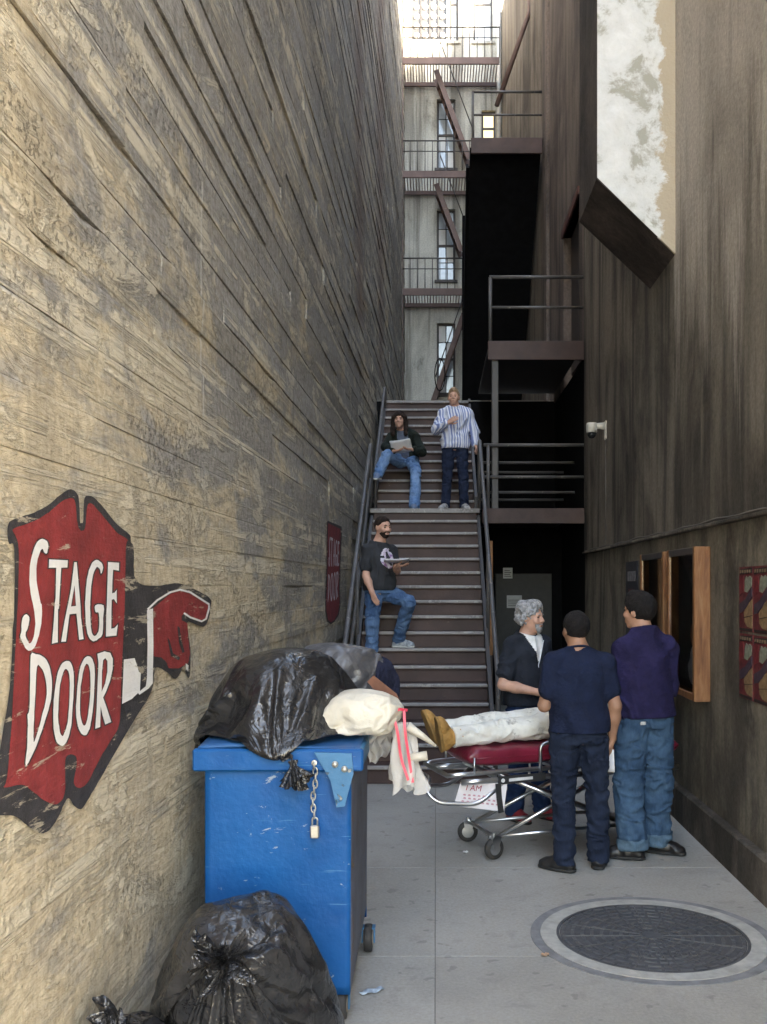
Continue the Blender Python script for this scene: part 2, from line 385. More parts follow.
# wall beyond the platforms, then the angled rear wall
rbox('rear_side_wall', M_rear, (RX, 13.1, 5.0), (RX+8, 13.55, 16.5))
rbox('rear_side_wall', M_rear, (RX, 13.55, 7.35), (RX+8, 15.2, 16.5))
rbox('rear_side_wall', M_rear, (RX, 15.2, 5.0), (RX+8, 17.7, 16.5))
rbox('pilaster', M_rear, (RX-.06, 17.1, 5.0), (RX+.3, 17.7, 16.2), .02)
rbox('side_door', simple('dark_door', (.03, .022, .02), .6), (RX+.12, 13.55, 5.2), (RX+.2, 15.2, 7.35))
rbox('door_lintel', mat_paint('rusty_lintel', (.12, .045, .035)), (RX-.03, 13.5, 7.35), (RX+.12, 15.25, 7.47))
HB = 17.3
_b = MB(); _b.prism([(RX, 17.7), (1.74, 26.6), (10, 26.6), (10, 17.7)], lambda u, v, t: (u, v, t), 5.0, HB); fixn(_b.build('angled_wall', mat_right_wall('streaked_wall', (.22, .19, .158), (.075, .063, .052), (.15, .128, .105), .45, .08), wallR))
# undercroft below the platforms
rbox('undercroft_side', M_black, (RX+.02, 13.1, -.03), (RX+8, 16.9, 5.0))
# flue: protrudes from the wall, slanting bottom, whitewashed street side
F0, F1, FX = 8.1, 9.06, 1.34
prof = [(FX, 5.3), (RX+.1, 4.66-.08), (RX+.1, HR+.4), (FX, HR+.4)]
_b = MB(); _b.prism(prof, lambda u, v, t: (u, t, v), F0, F1)
flue = fixn(_b.build('flue', mat_right_wall('flue_concrete', (.10, .082, .075), (.035, .03, .028), (.06, .05, .047), .5), wallR))
def mat_white():
    m, nt, N, L, b = newmat('peeling_whitewash'); g = pos_coord(N, L); S = sep(N, L, g)
    n1 = noise_n(N, L, g, 3.2, 8, .68, .3); n2 = noise_n(N, L, g, 2.1, 8, .7, .4)
    c = ramp(N, L, n1, [(.40, (.40, .385, .33)), (.47, (.66, .66, .64)), (.66, (.78, .78, .77))])
    edge = mth(N, L, 'ADD', mth(N, L, 'MULTIPLY', mth(N, L, 'SUBTRACT', S[0], 1.80), 6.0), mth(N, L, 'MULTIPLY', mth(N, L, 'SUBTRACT', n2, .5), 4.0), True)
    c = mixc(N, L, ramp(N, L, edge, [(.3, 0.0), (.55, 1.0)]), c, (.46, .385, .285))
    ch = ramp(N, L, noise_n(N, L, g, 11, 8, .72), [(.69, 0.0), (.73, 1.0)]); c = mixc(N, L, ch, c, (.22, .18, .14))
    L.new(c, b.inputs['Base Color']); b.inputs['Roughness'].default_value = .85
    bumpn(N, L, b, noise_n(N, L, g, 14, 8, .7), .012); return m
_b = MB(); _b.prism([(FX+.006, 5.31), (RX-.002, 4.672), (RX-.002, HR+.3), (FX+.006, HR+.3)], lambda u, v, t: (u, t, v), F0-.006, F0+.02)
fixn(_b.build('whitewash', mat_white(), flue))

# ------------------------------------------------------------------ upper court behind the stairs and undercroft back wall
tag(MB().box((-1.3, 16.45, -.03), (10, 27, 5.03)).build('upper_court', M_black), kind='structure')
tag(MB().box((-1.0, 16.46, 5.034), (2, 26.5, 5.05)).build('upper_court_paving', M_floor), kind='structure')

# ------------------------------------------------------------------ stairs
def flight(name, label, x0, x1, y0, z0, n, rise, run, rails):
    t = thing(name, ((x0+x1)/2, y0, z0), label, 'stairs', 'flights of the steel stairs')
    w = x1-x0
    tm = MB().box((-w/2, -.012, -.045), (w/2, run+.02, 0), .006).mesh('tread', M_steelm)
    nm = MB().box((-w/2, -.024, -.03), (w/2, .018, .004), .006).mesh('nosing', M_nose)
    rm = MB().box((-w/2, .012, -rise+.003), (w/2, .022, -.046)).mesh('riser', M_steelm)
    xm = (x0+x1)/2
    for i in range(n):
        zz = z0+rise*(i+1); yy = y0+run*i
        tr = inst('tread', tm, t, (xm, yy, zz)); inst('nosing', nm, tr, t.location)
        inst('riser', rm, t, (xm, yy, zz))
    for x, sgn in ((x0, -1), (x1, 1)):
        b_ = MB()
        b_.prism([(y0-.05, z0-.02), (y0-.05, z0+rise+.05), (y0+run*n, z0+rise*n+.09), (y0+run*n, z0+rise*n-.26), (y0+.2, z0-.02)],
                 lambda u, v, q: (q, u, v), x+(0.004 if sgn > 0 else -.044), x+(.044 if sgn > 0 else -.004))
        fixn(b_.build('stringer', M_steel, t))
    b_ = MB(); b_.add([(x0, y0+.1, z0+.03), (x1, y0+.1, z0+.03), (x1, y0+run*n, z0+rise*n-.2), (x0, y0+run*n, z0+rise*n-.2)], [(0, 1, 2, 3)])
    b_.build('soffit', M_black, t)
    return t
RISE, RUN = .173, .235
X0, X1 = -.84, .545
f1 = flight('steel_stairs', 'lower flight of brown steel stairs rising from the alley floor to the landing', X0, X1, 9.3, 0, 16, RISE, RUN, True)
ZL = RISE*17; YL = 9.3+RUN*16
ld = thing('stair_landing', (0, YL, ZL), 'narrow steel landing between the two flights of stairs', 'landing')
_b = MB(); _b.box((X0-.05, YL-.012, ZL-.06), (X1+.04, YL+.74, ZL)); _b.build('deck', M_steelm, ld)
MB().box((X0-.05, YL-.02, ZL-.055), (X1+.04, YL-.012, ZL+.002)).build('nosing', M_nose, ld)
MB().box((X0, YL+.012, ZL-RISE), (X1, YL+.022, ZL-.06)).build('riser', M_steelm, ld)
f2 = flight('steel_stairs', 'upper flight of steel stairs rising from the landing to the upper court', X0, X1, YL+.74, ZL, 12, RISE, RUN, True)
YT = YL+.74+RUN*12; ZT = ZL+RISE*12
MB().box((X0-.05, YT-.0, ZT-.06), (X1+.04, 16.9, ZT+.0)).build('top_plate', M_steelm, f2)

def handrail(label, pts, r, posts, feet, extra=None):
    t = thing('handrail', pts[0], label, 'handrail')
    MB().tube(bend(pts, .09), r, 10).build('top_rail', M_rail, t, True)
    for p, q in zip(posts, feet): MB().tube([p, q], r*.85, 8).build('post', M_rail, t, True)
    if extra: MB().tube(bend(extra, .08), r*.8, 8).build('lower_rail', M_rail, t, True)
    return t
SLP = RISE/RUN
def sz(y, h): return max(0, (y-9.3)*SLP+RISE)+h
xr = X1+.045
handrail('right handrail of the lower stair flight, ending at the landing', [(xr, 9.2, .25), (xr, 9.2, 1.0), (xr, YL+.02, ZL+.92), (xr, YL+.16, ZL+.92), (xr, YL+.16, ZL+.0)], .025,
         [(xr, 11.0, sz(11, .86))], [(xr, 11.0, sz(11, -.2))], None)
xl = X0-.045
handrail('left handrail of the lower stair flight along the wall', [(xl-.02, 9.15, .02), (xl-.02, 9.15, .98), (xl, YL+.0, ZL+.86), (xl, YL+.12, ZL+.86), (xl, YL+.12, ZL+.02)], .026,
         [(xl, 10.9, sz(10.9, .84))], [(xl, 10.9, sz(10.9, -.2))], [(xl-.02, 9.18, .45), (xl, YL, ZL+.4)])
handrail('left handrail of the upper stair flight below the pale rear building', [(xl+.03, YL+.62, ZL), (xl+.03, YL+.62, ZL+.62), (xl+.03, YT-.5, ZT+.18), (xl+.03, YT-.3, ZT+.18), (xl+.03, YT-.3, ZT-.2)], .024, [], [])

# ------------------------------------------------------------------ platforms on the right
def platform(label, x0, x1, y0, y1, zd, th, rail_h, posts, mids, legs):
    t = thing('steel_platform', ((x0+x1)/2, y0, zd), label, 'platform')
    MB().box((x0, y0+.02, zd-.05), (x1, y1, zd)).build('deck', M_steel, t)
    MB().box((x0-.02, y0-.03, zd-th), (x1, y0+.018, zd+.004), .006).build('edge_beam', M_steelm, t)
    for z_, r_ in [(rail_h, .024)]+[(m_, .02) for m_ in mids]:
        MB().tube([(x0, y0+.03, zd+z_), (x1-.005, y0+.03, zd+z_)], r_, 8).build('rail', M_rail, t, True)
    for x in posts: MB().tube([(x, y0+.03, zd), (x, y0+.03, zd+rail_h)], .024, 8).build('post', M_rail, t, True)
    for x, y, zb in legs: MB().box((x-.045, y, zb), (x+.045, y+.09, zd-.05), .008).build('column', M_steel, t)
    return t
pl1 = platform('low steel platform right of the stair landing above the dark doorway', X1+.1, RX-.002, 13.06, 16.4, ZL, .2, .86, [X1+.16], [.43], [])
for y in (14.0, 15.2):
    for h in (.86, .43): MB().tube([(X1+.1, y, ZL+h-.12), (RX, y, ZL+h-.12)], .02, 8).build('inner_rail', M_rail, pl1, True)
pl2 = platform('middle steel platform with pipe rails standing on a column', .72, RX-.002, 13.1, 16.4, 5.2, .25, .88, [.735], [.47], [(.8, 13.12, ZL)])
pl3 = platform('topmost steel platform with pipe rails above the black stair underside', .655, RX-.07, 17.6, 18.8, 10.02, .28, .86, [.67], [.44], [])
# black flight rising towards the street up to the top platform
f3 = thing('black_stairs', (1.1, 22.3, 5.05), 'black steel stair flight seen from below under the top platform', 'stairs', 'flights of the steel stairs')
n3 = 26; r3 = (10.02-5.05)/n3; q3 = (22.3-18.75)/n3
_tm = MB().box((-.46, 0, -.03), (.46, q3+.03, 0)).mesh('tread', M_black)
_rm = MB().box((-.46, q3-.01, -r3), (.46, q3, -.03)).mesh('riser', M_black)
for i in range(n3):
    inst('tread', _tm, f3, (1.08, 22.3-q3*(i+1), 5.05+r3*(i+1))); inst('riser', _rm, f3, (1.08, 22.3-q3*(i+1), 5.05+r3*(i+1)))
for x in (.605, 1.88): MB().beam((x, 22.4, 4.95), (x, 18.7, 10.0), .05, .32).build('stringer', M_black, f3)
_b = MB(); _b.add([(.62, 22.2, 5.0), (1.86, 22.2, 5.0), (1.92, 17.7, 9.9), (.62, 17.7, 9.9)], [(0, 1, 2, 3)]); _b.build('soffit', M_black, f3)
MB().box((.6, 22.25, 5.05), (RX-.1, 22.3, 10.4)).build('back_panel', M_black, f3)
MB().tube([(1.25, 20, 11.8), (1.93, 20, 13.75), (1.93, 20, 14.4)], .05, 8).build('strut', M_beam, pl3, True)

# ------------------------------------------------------------------ rear building with fire escape
YB = 26.0
M_glass = simple('dusty_window_glass', (.30, .34, .37), .12, 0, .35, 1.5, spec=.8)
M_frame = simple('dark_window_frame', (.06, .055, .055), .6)
M_panew = simple('pale_blind', (.55, .56, .56), .4, 0, .2, 2)
rb = thing('rear_building', (.4, YB, 5.05), 'pale streaked stucco building with barred windows closing off the alley', 'building')
wins = [(.02, .52, 7.05, 8.95), (.02, .52, 10.1, 12.0), (.02, .52, 13.1, 14.95), (-.65, .28, 16.55, 18.6), (.36, .6, 16.5, 18.6), (1.0, 1.52, 16.5, 18.6), (1.22, 1.6, 13.75, 14.65)]
# wall built round the window openings
xs = sorted({-1.0, 1.9}|{w[0] for w in wins}|{w[1] for w in wins}); zs = sorted({5.0, 20.0}|{w[2] for w in wins}|{w[3] for w in wins})
_b = MB()
for i in range(len(xs)-1):
    for j in range(len(zs)-1):
        xm, zm = (xs[i]+xs[i+1])/2, (zs[j]+zs[j+1])/2
        if any(w[0] < xm < w[1] and w[2] < zm < w[3] for w in wins): continue
        _b.add([(xs[i], YB, zs[j]), (xs[i+1], YB, zs[j]), (xs[i+1], YB, zs[j+1]), (xs[i], YB, zs[j+1])], [(0, 1, 2, 3)])
for w in wins:
    a, b_, c, d = w
    for q in ([(a, c), (a, d)], [(b_, d), (b_, c)], [(b_, c), (a, c)], [(a, d), (b_, d)]):
        _b.add([(q[0][0], YB, q[0][1]), (q[1][0], YB, q[1][1]), (q[1][0], YB+.25, q[1][1]), (q[0][0], YB+.25, q[0][1])], [(0, 1, 2, 3)])
_b.build('wall', M_pale, rb)
MB().box((-1.2, YB+.3, 5), (3, YB+6, 20)).build('building_core', M_black, rb)
m, nt, N, L, b = newmat('lit_window'); b.inputs['Base Color'].default_value = (.8, .7, .45, 1)
b.inputs['Emission Color'].default_value = (1, .80, .42, 1); b.inputs['Emission Strength'].default_value = .12
for k, (a, b_, c, d) in enumerate(wins):
    if k == 3: continue
    w = MB(); f = .045
    w.box((a, YB+.1, c), (a+f, YB+.15, d)); w.box((b_-f, YB+.1, c), (b_, YB+.15, d)); w.box((a+f, YB+.1, c), (b_-f, YB+.15, c+f)); w.box((a+f, YB+.1, d-f), (b_-f, YB+.15, d))
    w.box((a+f, YB+.095, (c+d)/2-.03), (b_-f, YB+.145, (c+d)/2+.03))
    fr = w.build('window', M_frame, rb)
    nx, nz = (2, 4) if k < 3 else (1, 2)
    for i in range(nx):
        for j in range(nz):
            px0 = a+f+(b_-a-2*f)*i/nx; px1 = a+f+(b_-a-2*f)*(i+1)/nx; pz0 = c+f+(d-c-2*f)*j/nz; pz1 = c+f+(d-c-2*f)*(j+1)/nz
            MB().box((px0+.012, YB+.12, pz0+.012), (px1-.012, YB+.13, pz1-.012)).build('pane', MATS['lit_window'] if k == 6 else (M_panew if k >= 4 or (i+j+k) % 3 == 0 else M_glass), fr)
    MB().box((a-.06, YB-.05, c-.08), (b_+.06, YB+.09, c-.002), .01).build('sill', M_frame if k < 3 else M_pale, rb)
# ornamental panel with round bosses on the top floor
a, b_, c, d = wins[3]
sc = MB().box((a, YB+.05, c), (b_, YB+.1, d)).build('ornament_screen', simple('grey_cast_panel', (.07, .07, .075), .5, .2), rb)
bos = MB().lathe([(.0, .05), (.05, .045), (.075, .02), (.085, 0)], n=12).mesh('boss', simple('boss_white', (.75, .74, .72), .5), True)
for i in range(4):
    MB().box((a+.2325*i+.0, YB+.02, c), (a+.2325*i+.03, YB+.05, d)).build('bar', M_frame, sc)
    for j in range(8): inst('boss', bos, sc, (a+.13+.2325*i, YB+.05, c+.13+.255*j), (R(90), 0, 0))
pp = thing('drain_pipe', (1.66, YB-.3, 5.05), 'thin pale drain pipe beside the fire escape', 'pipe')
_b = MB(); _b.tube([(1.68, YB-.1, 12.6), (1.68, YB-.1, 19.5)], .055, 10); _b.build('pipe_run', simple('pale_pipe', (.55, .53, .5), .5), pp, True)
MB().tube([(1.68, YB-.1, 5.05), (1.68, YB-.1, 12.6)], .05, 10).build('pipe_run', M_steel, pp, True)
# fire escape
fe = thing('fire_escape', (.3, 25, 5.05), 'rust brown iron fire escape with railed balconies and diagonal ladders', 'fire escape')
YF0, YF1 = 24.75, 25.95
slat = MB().box((-.012, 0, -.03), (.012, YF1-YF0-.05, 0)).mesh('slat', M_beam)
for zf, x0, x1 in ((9.45, -.86, .9), (12.45, -.86, 1.0), (15.35, -.86, 1.62)):
    MB().box((x0, YF0, zf-.13), (x1, YF0+.05, zf+.05), .008).build('edge_beam', M_beam, fe)
    MB().box((x0, YF1-.06, zf-.1), (x1, YF1, zf+.0)).build('rear_beam', M_beam, fe)
    k = int((x1-x0)/.075)
    for i in range(k): inst('slat', slat, fe, (x0+.04+.075*i, YF0+.05, zf+.03))
    for h, r_ in ((.82, .018), (.55, .012)):
        MB().tube([(x0, YF0+.02, zf+h), (x1, YF0+.02, zf+h)], r_, 6).build('rail', M_steel, fe, True)
    k = int((x1-x0)/.19)
    pm = MB().tube([(0, 0, .05), (0, 0, .82)], .011, 6).mesh('baluster', M_steel, True)
    for i in range(k+1): inst('baluster', pm, fe, (x0+.01+.19*i, YF0+.02, zf))
for (xa, za, xb, zb, y) in ((.0, 15.3, .86, 13.0, 25.2), (.0, 12.35, .66, 10.6, 25.2), (.72, 8.95, -.12, 6.55, 25.1)):
    for dy in (0, .45): MB().beam((xa, y+dy, za), (xb, y+dy, zb), .03, .13).build('ladder_stringer', M_beam, fe)
    nn = 9
    for i in range(1, nn): MB().box((xa+(xb-xa)*i/nn-.06, y+.01, za+(zb-za)*i/nn-.015), (xa+(xb-xa)*i/nn+.06, y+.44, za+(zb-za)*i/nn+.01)).build('step', M_beam, fe)
    MB().tube([(xa+.1, y-.02, za+.75), (xb+.1, y-.02, zb+.75)], .015, 6).build('ladder_rail', M_steel, fe, True)
for x in (-.86,): MB().box((x-.05, YF0-.02, 5.05), (x+.02, YF0+.06, 17.8)).build('upright', M_beam, fe)
MB().tube(bend([(-.72, 24.9, 5.4), (-.72, 24.9, 6.0), (-.86, 24.9, 6.0)], .04), .02, 6).build('hook_pipe', M_steel, fe, True)
_p = [(.1+.22*math.cos(a_)*.6, 25.0, 7.35+.42*math.sin(a_)) for a_ in np.linspace(0, 6.28, 24)[:-1]]
MB().tube(_p, .014, 6, closed=True).build('hose_loop', M_black, fe, True)

# ------------------------------------------------------------------ undercroft doorway
dd = thing('back_door', (1.2, 15.5, 0), 'dark door under the steel platform with paper notices on it', 'door')
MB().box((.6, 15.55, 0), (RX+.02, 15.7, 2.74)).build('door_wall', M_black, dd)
MB().box((.95, 15.48, 0), (1.85, 15.548, 2.1), .006).build('door_leaf', simple('near_black_door', (.03, .028, .027), .6), dd)
MB().box((.70, 13.3, .95), (.78, 13.36, 2.52), .006).build('door_jamb', simple('orange_wood_jamb', (.34, .15, .055), .6, 0, .25, 9), dd)
MB().box((.70, 13.3, 0), (.78, 13.36, .945), .006).build('door_jamb', simple('dark_jamb', (.06, .04, .03), .6), dd)
MB().box((.60, 13.3, 1.7), (.697, 13.36, 1.74)).build('jamb_bracket', M_steel, dd)
M_note = simple('paper_notice', (.5, .5, .5), .8, 0, .1)
for i, (x, z_, w_, h_, l_) in enumerate([(1.07, 2.02, .15, .17, 'square paper notice on the dark back wall under the platform'), (1.13, 1.55, .24, .2, 'wide paper notice low on the dark door behind the grey-haired man')]):
    p_ = thing('paper_notice', (x+w_/2, 15.47, z_), l_, 'notice', 'notices under the platform')
    MB().box((x, 15.472, z_), (x+w_, 15.476, z_+h_)).build('sheet', M_note, p_)
    for k in range(4): MB().box((x+.02, 15.4705, z_+.03+.03*k), (x+w_-.02-.02*(k % 2), 15.4715, z_+.04+.03*k)).build('printed_line', M_frame, p_)

# ------------------------------------------------------------------ wall mounted things on the right
cc = thing('security_camera', (RX, 11.4, 3.7), 'white security camera on a bracket high on the right wall', 'camera')
M_cw = simple('camera_white', (.62, .60, .56), .45)
MB().box((RX-.02, 11.35, 3.62), (RX, 11.45, 3.84), .01).build('wall_plate', M_cw, cc)
MB().tube([(RX-.01, 11.4, 3.78), (RX-.14, 11.4, 3.78)], [.045, .03], 12).build('arm', M_cw, cc, True)
MB().lathe([(.02, .0), (.058, .0), (.066, -.03), (.066, -.10), (.055, -.115)], (RX-.17, 11.4, 3.815), n=20).build('housing', M_cw, cc, True)
MB().lathe([(.055, 0), (.048, -.035), (.028, -.06), (.0, -.066)], (RX-.17, 11.4, 3.70), n=20).build('dome', simple('smoked_dome', (.02, .02, .02), .15), cc, True)
MB().tube([(RX-.008, 11.39, 3.62), (RX-.008, 11.39, 2.4)], .0045, 6).build('cable', M_railg, cc, True)

def mat_oldwood():
    m, nt, N, L, b = newmat('orange_weathered_wood'); v = pos_coord(N, L, scale=(6, 6, .8))
    n = noise_n(N, L, v, 4, 8, .65, .6); n2 = noise_n(N, L, pos_coord(N, L), 5, 6, .7)
    c = ramp(N, L, n, [(.3, (.12, .042, .014)), (.5, (.23, .095, .034)), (.7, (.32, .17, .075))])
    c = mixc(N, L, ramp(N, L, n2, [(.62, 0.0), (.68, .7)]), c, (.10, .055, .03)); L.new(c, b.inputs['Base Color']); b.inputs['Roughness'].default_value = .6
    bumpn(N, L, b, n, .006); return m
M_wood = mat_oldwood()
m, nt, N, L, b = newmat('display_glass'); b.inputs['Base Color'].default_value = (.9, .92, .92, 1); b.inputs['Roughness'].default_value = .03
b.inputs['Transmission Weight'].default_value = 1.0; b.inputs['IOR'].default_value = 1.5
def case(label, y0, y1, z0, z1, px, content):
    t = thing('display_case', (RX, (y0+y1)/2, z0), label, 'display case', 'glazed poster cases on the right wall')
    xf = RX-px; w = .055
    MB().box((xf, y0, z0), (RX+.01, y0+.05, z1), .005).build('side_board', M_wood, t)
    MB().box((xf, y1-.05, z0), (RX+.01, y1, z1), .005).build('side_board', M_wood, t)
    MB().box((xf+.003, y0+.051, z1-w), (RX+.01, y1-.051, z1-.002), .004).build('top_board', M_frame, t)
    MB().box((xf+.003, y0+.051, z0+.002), (RX+.01, y1-.051, z0+w), .004).build('bottom_board', M_wood, t)
    MB().box((xf+.015, y0+.052, z0+w+.001), (xf+.021, y1-.052, z1-w-.001)).build('glass', MATS['display_glass'], t)
    bk = MB().box((RX-.02, y0+.052, z0+w+.001), (RX+.008, y1-.052, z1-w-.001)).build('backing', simple('case_backing_'+str(int(y0*100)), (.03, .032, .035), .7), t)
    if content:
        poster = MB().box((RX-.026, y0+.1, z0+.12), (RX-.022, y1-.1, z1-.12)).build('poster', simple('portrait_poster', (.05, .055, .06), .6, 0, .5, 3), t)
        cx, cz = y0+.33, z0+.42
        _b = MB(); _b.prism([(cx+.11*math.cos(a_)*(.8 if math.sin(a_) > 0 else 1.3), cz-.18+.15*math.sin(a_)) for a_ in np.linspace(0, 6.28, 20)[:-1]], lambda u, v, q: (q, u, v), RX-.0285, RX-.0265); fixn(_b.build('pale_print', simple('print_white', (.55, .55, .56), .6, 0, .3, 14), poster))
        _b = MB(); _b.prism([(cx+.06*math.cos(a_), cz+.06+.085*math.sin(a_)) for a_ in np.linspace(0, 6.28, 20)[:-1]], lambda u, v, q: (q, u, v), RX-.0305, RX-.029); fixn(_b.build('skin_print', simple('print_skin', (.42, .2, .13), .6, 0, .3, 14), poster))
    return t
case('nearer wooden display case with orange weathered end board on the right wall', 7.1, 7.95, 1.05, 2.19, .11, True)
case('farther wooden display case behind the head of the man in purple', 8.12, 9.05, 1.1, 2.19, .10, False)
dp = thing('dark_poster', (RX, 9.9, 1.35), 'narrow dark poster on the right wall beyond the display cases', 'poster')
MB().box((RX-.004, 9.62, 1.35), (RX+.006, 10.2, 2.15)).build('sheet', simple('dark_poster_paper', (.035, .035, .045), .7), dp)
for k, (y_, z_, w_, h_, c_) in enumerate([(9.7, 1.95, .4, .1, (.2, .2, .22)), (9.75, 1.75, .3, .12, (.12, .05, .05)), (9.7, 1.5, .42, .16, (.15, .15, .17))]):
    MB().box((RX-.006, y_, z_), (RX-.0045, y_+w_, z_+h_)).build('printed_block', simple('poster_print_%d' % k, c_, .7, 0, .5, 25), dp)
# red show posters: maroon ground, pale green figure, violet banner, tan shield
pc = {k: simple('poster_'+k, c, .65, 0, .35, 30) for k, c in dict(maroon=(.12, .018, .022), green=(.21, .23, .18), violet=(.05, .032, .05), tan=(.24, .155, .082), black=(.02, .011, .011), red=(.14, .013, .018), cream=(.15, .10, .06)).items()}
def show_poster(y0, z0, w, h, label):
    t = thing('show_poster', (RX, y0+w/2, z0), label, 'poster', 'four red show posters')
    def q(name, mat, pts, lay):     # u runs from the far edge (left in the picture) to the near edge
        _b = MB(); _b.prism([(y0+w*(1-u), z0+h*v) for u, v in pts], lambda a_, c_, t_: (t_, a_, c_), RX+.008-.002-.003*lay, RX+.0115-.003*lay); fixn(_b.build(name, mat, t))
    q('sheet', pc['maroon'], [(0, 0), (1, 0), (1, 1), (0, 1)], 0)
    q('title_band', pc['black'], [(.06, .88), (.95, .9), (.95, .98), (.06, .96)], 1)
    for k in range(5): q('title_letter', pc['cream'], [(.1+.17*k, .9), (.19+.17*k, .905), (.19+.17*k, .955), (.1+.17*k, .95)], 2)
    q('red_field', pc['red'], [(.02, .55), (.35, .62), (.35, .86), (.02, .86)], 1)
    q('figure', pc['green'], [(.42, .62), (.62, .6), (.92, .7), (.95, .82), (.8, .86), (.66, .83), (.55, .86), (.45, .78)], 1)
    q('banner', pc['violet'], [(.08, .42), (.5, .5), (.97, .68), (.97, .54), (.6, .38), (.3, .3), (.08, .28)], 2)
    q('shield', pc['tan'], [(.38, .3), (.55, .4), (.97, .5), (.97, .06), (.6, .08), (.42, .15)], 1)
    q('shield_line', pc['black'], [(.40, .22), (.97, .26), (.97, .25), (.40, .21)], 2)
    q('foot_band', pc['black'], [(.05, .01), (.95, .01), (.95, .05), (.05, .05)], 1)
    return t
for i, c_ in enumerate(('left', 'right')):
    for j, r_ in enumerate(('lower', 'upper')):
        show_poster(6.14-.29*i, 1.17+.435*j, .275, .42, '%s %s poster of the red show posters on the right wall' % (r_, c_))

# ------------------------------------------------------------------ painted signs on the left wall
def zz(ox, oy, sc=6.973): return lambda L_: [(ox+u/sc, oy+v/sc) for u, v in L_]
z1, z2, z3, z4, z5, z6 = zz(0, 480), zz(40, 480), zz(0, 600), zz(40, 600), zz(0, 720), zz(110, 560)
def wall_pt(px, py, n):
    s = (-1.27+n)/((px-VX)/FOC-SL); return (s, CAMZ-(py-VY)/FOC*s)
def paint(name, mat, loops, n, parent, tr=None, th=.0012):
    P = [[wall_pt(u, v, n) for u, v in lp] for lp in loops]
    if tr: P = [[tr(*p) for p in lp] for lp in P]
    flat = [p for lp in P for p in lp]
    tris = tessellate_polygon([[Vector((p[0], p[1], 0)) for p in lp] for lp in P])
    V = [LW(s, z_, n) for s, z_ in flat]; F = []
    for t_ in tris:
        a, b_, c = [Vector(flat[i]) for i in t_]
        F.append(tuple(t_) if ((b_.x-a.x)*(c.y-a.y)-(b_.y-a.y)*(c.x-a.x)) > 0 else tuple(t_)[::-1])
    return obj(name, V, F, mat, parent)
def curve(poly, n=4):
    """Catmull-Rom through the traced points, with a slightly unsteady brush edge"""
    out = []; m_ = len(poly); rr = random.Random(len(poly))
    for i in range(m_):
        a, b_, c, d = [np.array(poly[(i+q) % m_]) for q in (-1, 0, 1, 2)]
        for k in range(n):
            t_ = k/n; q = .5*(2*b_+(c-a)*t_+(2*a-5*b_+4*c-d)*t_*t_+(3*b_-a-3*c+d)*t_**3); out.append((q[0]+rr.uniform(-.16, .16), q[1]+rr.uniform(-.22, .22)))
    return out
def offset(poly, d):
    n = len(poly); A = sum(poly[i][0]*poly[(i+1) % n][1]-poly[(i+1) % n][0]*poly[i][1] for i in range(n)); sg = 1 if A > 0 else -1; out = []
    for i in range(n):
        p, q, r_ = Vector(poly[i-1]), Vector(poly[i]), Vector(poly[(i+1) % n])
        e1, e2 = (q-p), (r_-q)
        if e1.length < 1e-6 or e2.length < 1e-6: out.append(poly[i]); continue
        e1.normalize(); e2.normalize()
        m_ = Vector((e1.y+e2.y, -(e1.x+e2.x)))*sg
        if m_.length < .3: m_ = Vector((e1.y, -e1.x))*sg
        m_.normalize(); k = min(1.8, 1/max(.45, m_.dot(Vector((e1.y, -e1.x))*sg)))
        out.append((q.x+m_.x*d*k, q.y+m_.y*d*k))
    return out
def mat_sign(name, col, wear=.69, var=.2):
    m, nt, N, L, b = newmat(name); g = pos_coord(N, L)
    n = noise_n(N, L, g, 9, 6, .65); c = ramp(N, L, n, [(.3, tuple(x*(1-var) for x in col)), (.7, tuple(min(1, x*(1+var)) for x in col))])
    sc = ramp(N, L, noise_n(N, L, pos_coord(N, L, scale=(1, .35, 2.4)), 9, 9, .75, .4), [(wear, 0.0), (wear+.03, .8)])
    c = mixc(N, L, sc, c, (.46, .40, .30)); L.new(c, b.inputs['Base Color']); b.inputs['Roughness'].default_value = .7
    bumpn(N, L, b, mth(N, L, 'ADD', noise_n(N, L, g, 40, 6, .7), mth(N, L, 'MULTIPLY', noise_n(N, L, pos_coord(N, L, scale=(1, .25, 3)), 9, 6, .7), .8)), .008); return m
S_black = mat_sign('sign_black', (.037, .034, .036), .575, .4); S_red = mat_sign('sign_red', (.26, .030, .030), .60, .32); S_white = mat_sign('sign_white', (.80, .79, .77), .63, .06)
S_red2 = mat_sign('sign_dark_red', (.19, .022, .03), .74, .3); S_lilac = mat_sign('sign_lilac_white', (.55, .52, .58), .74, .2)
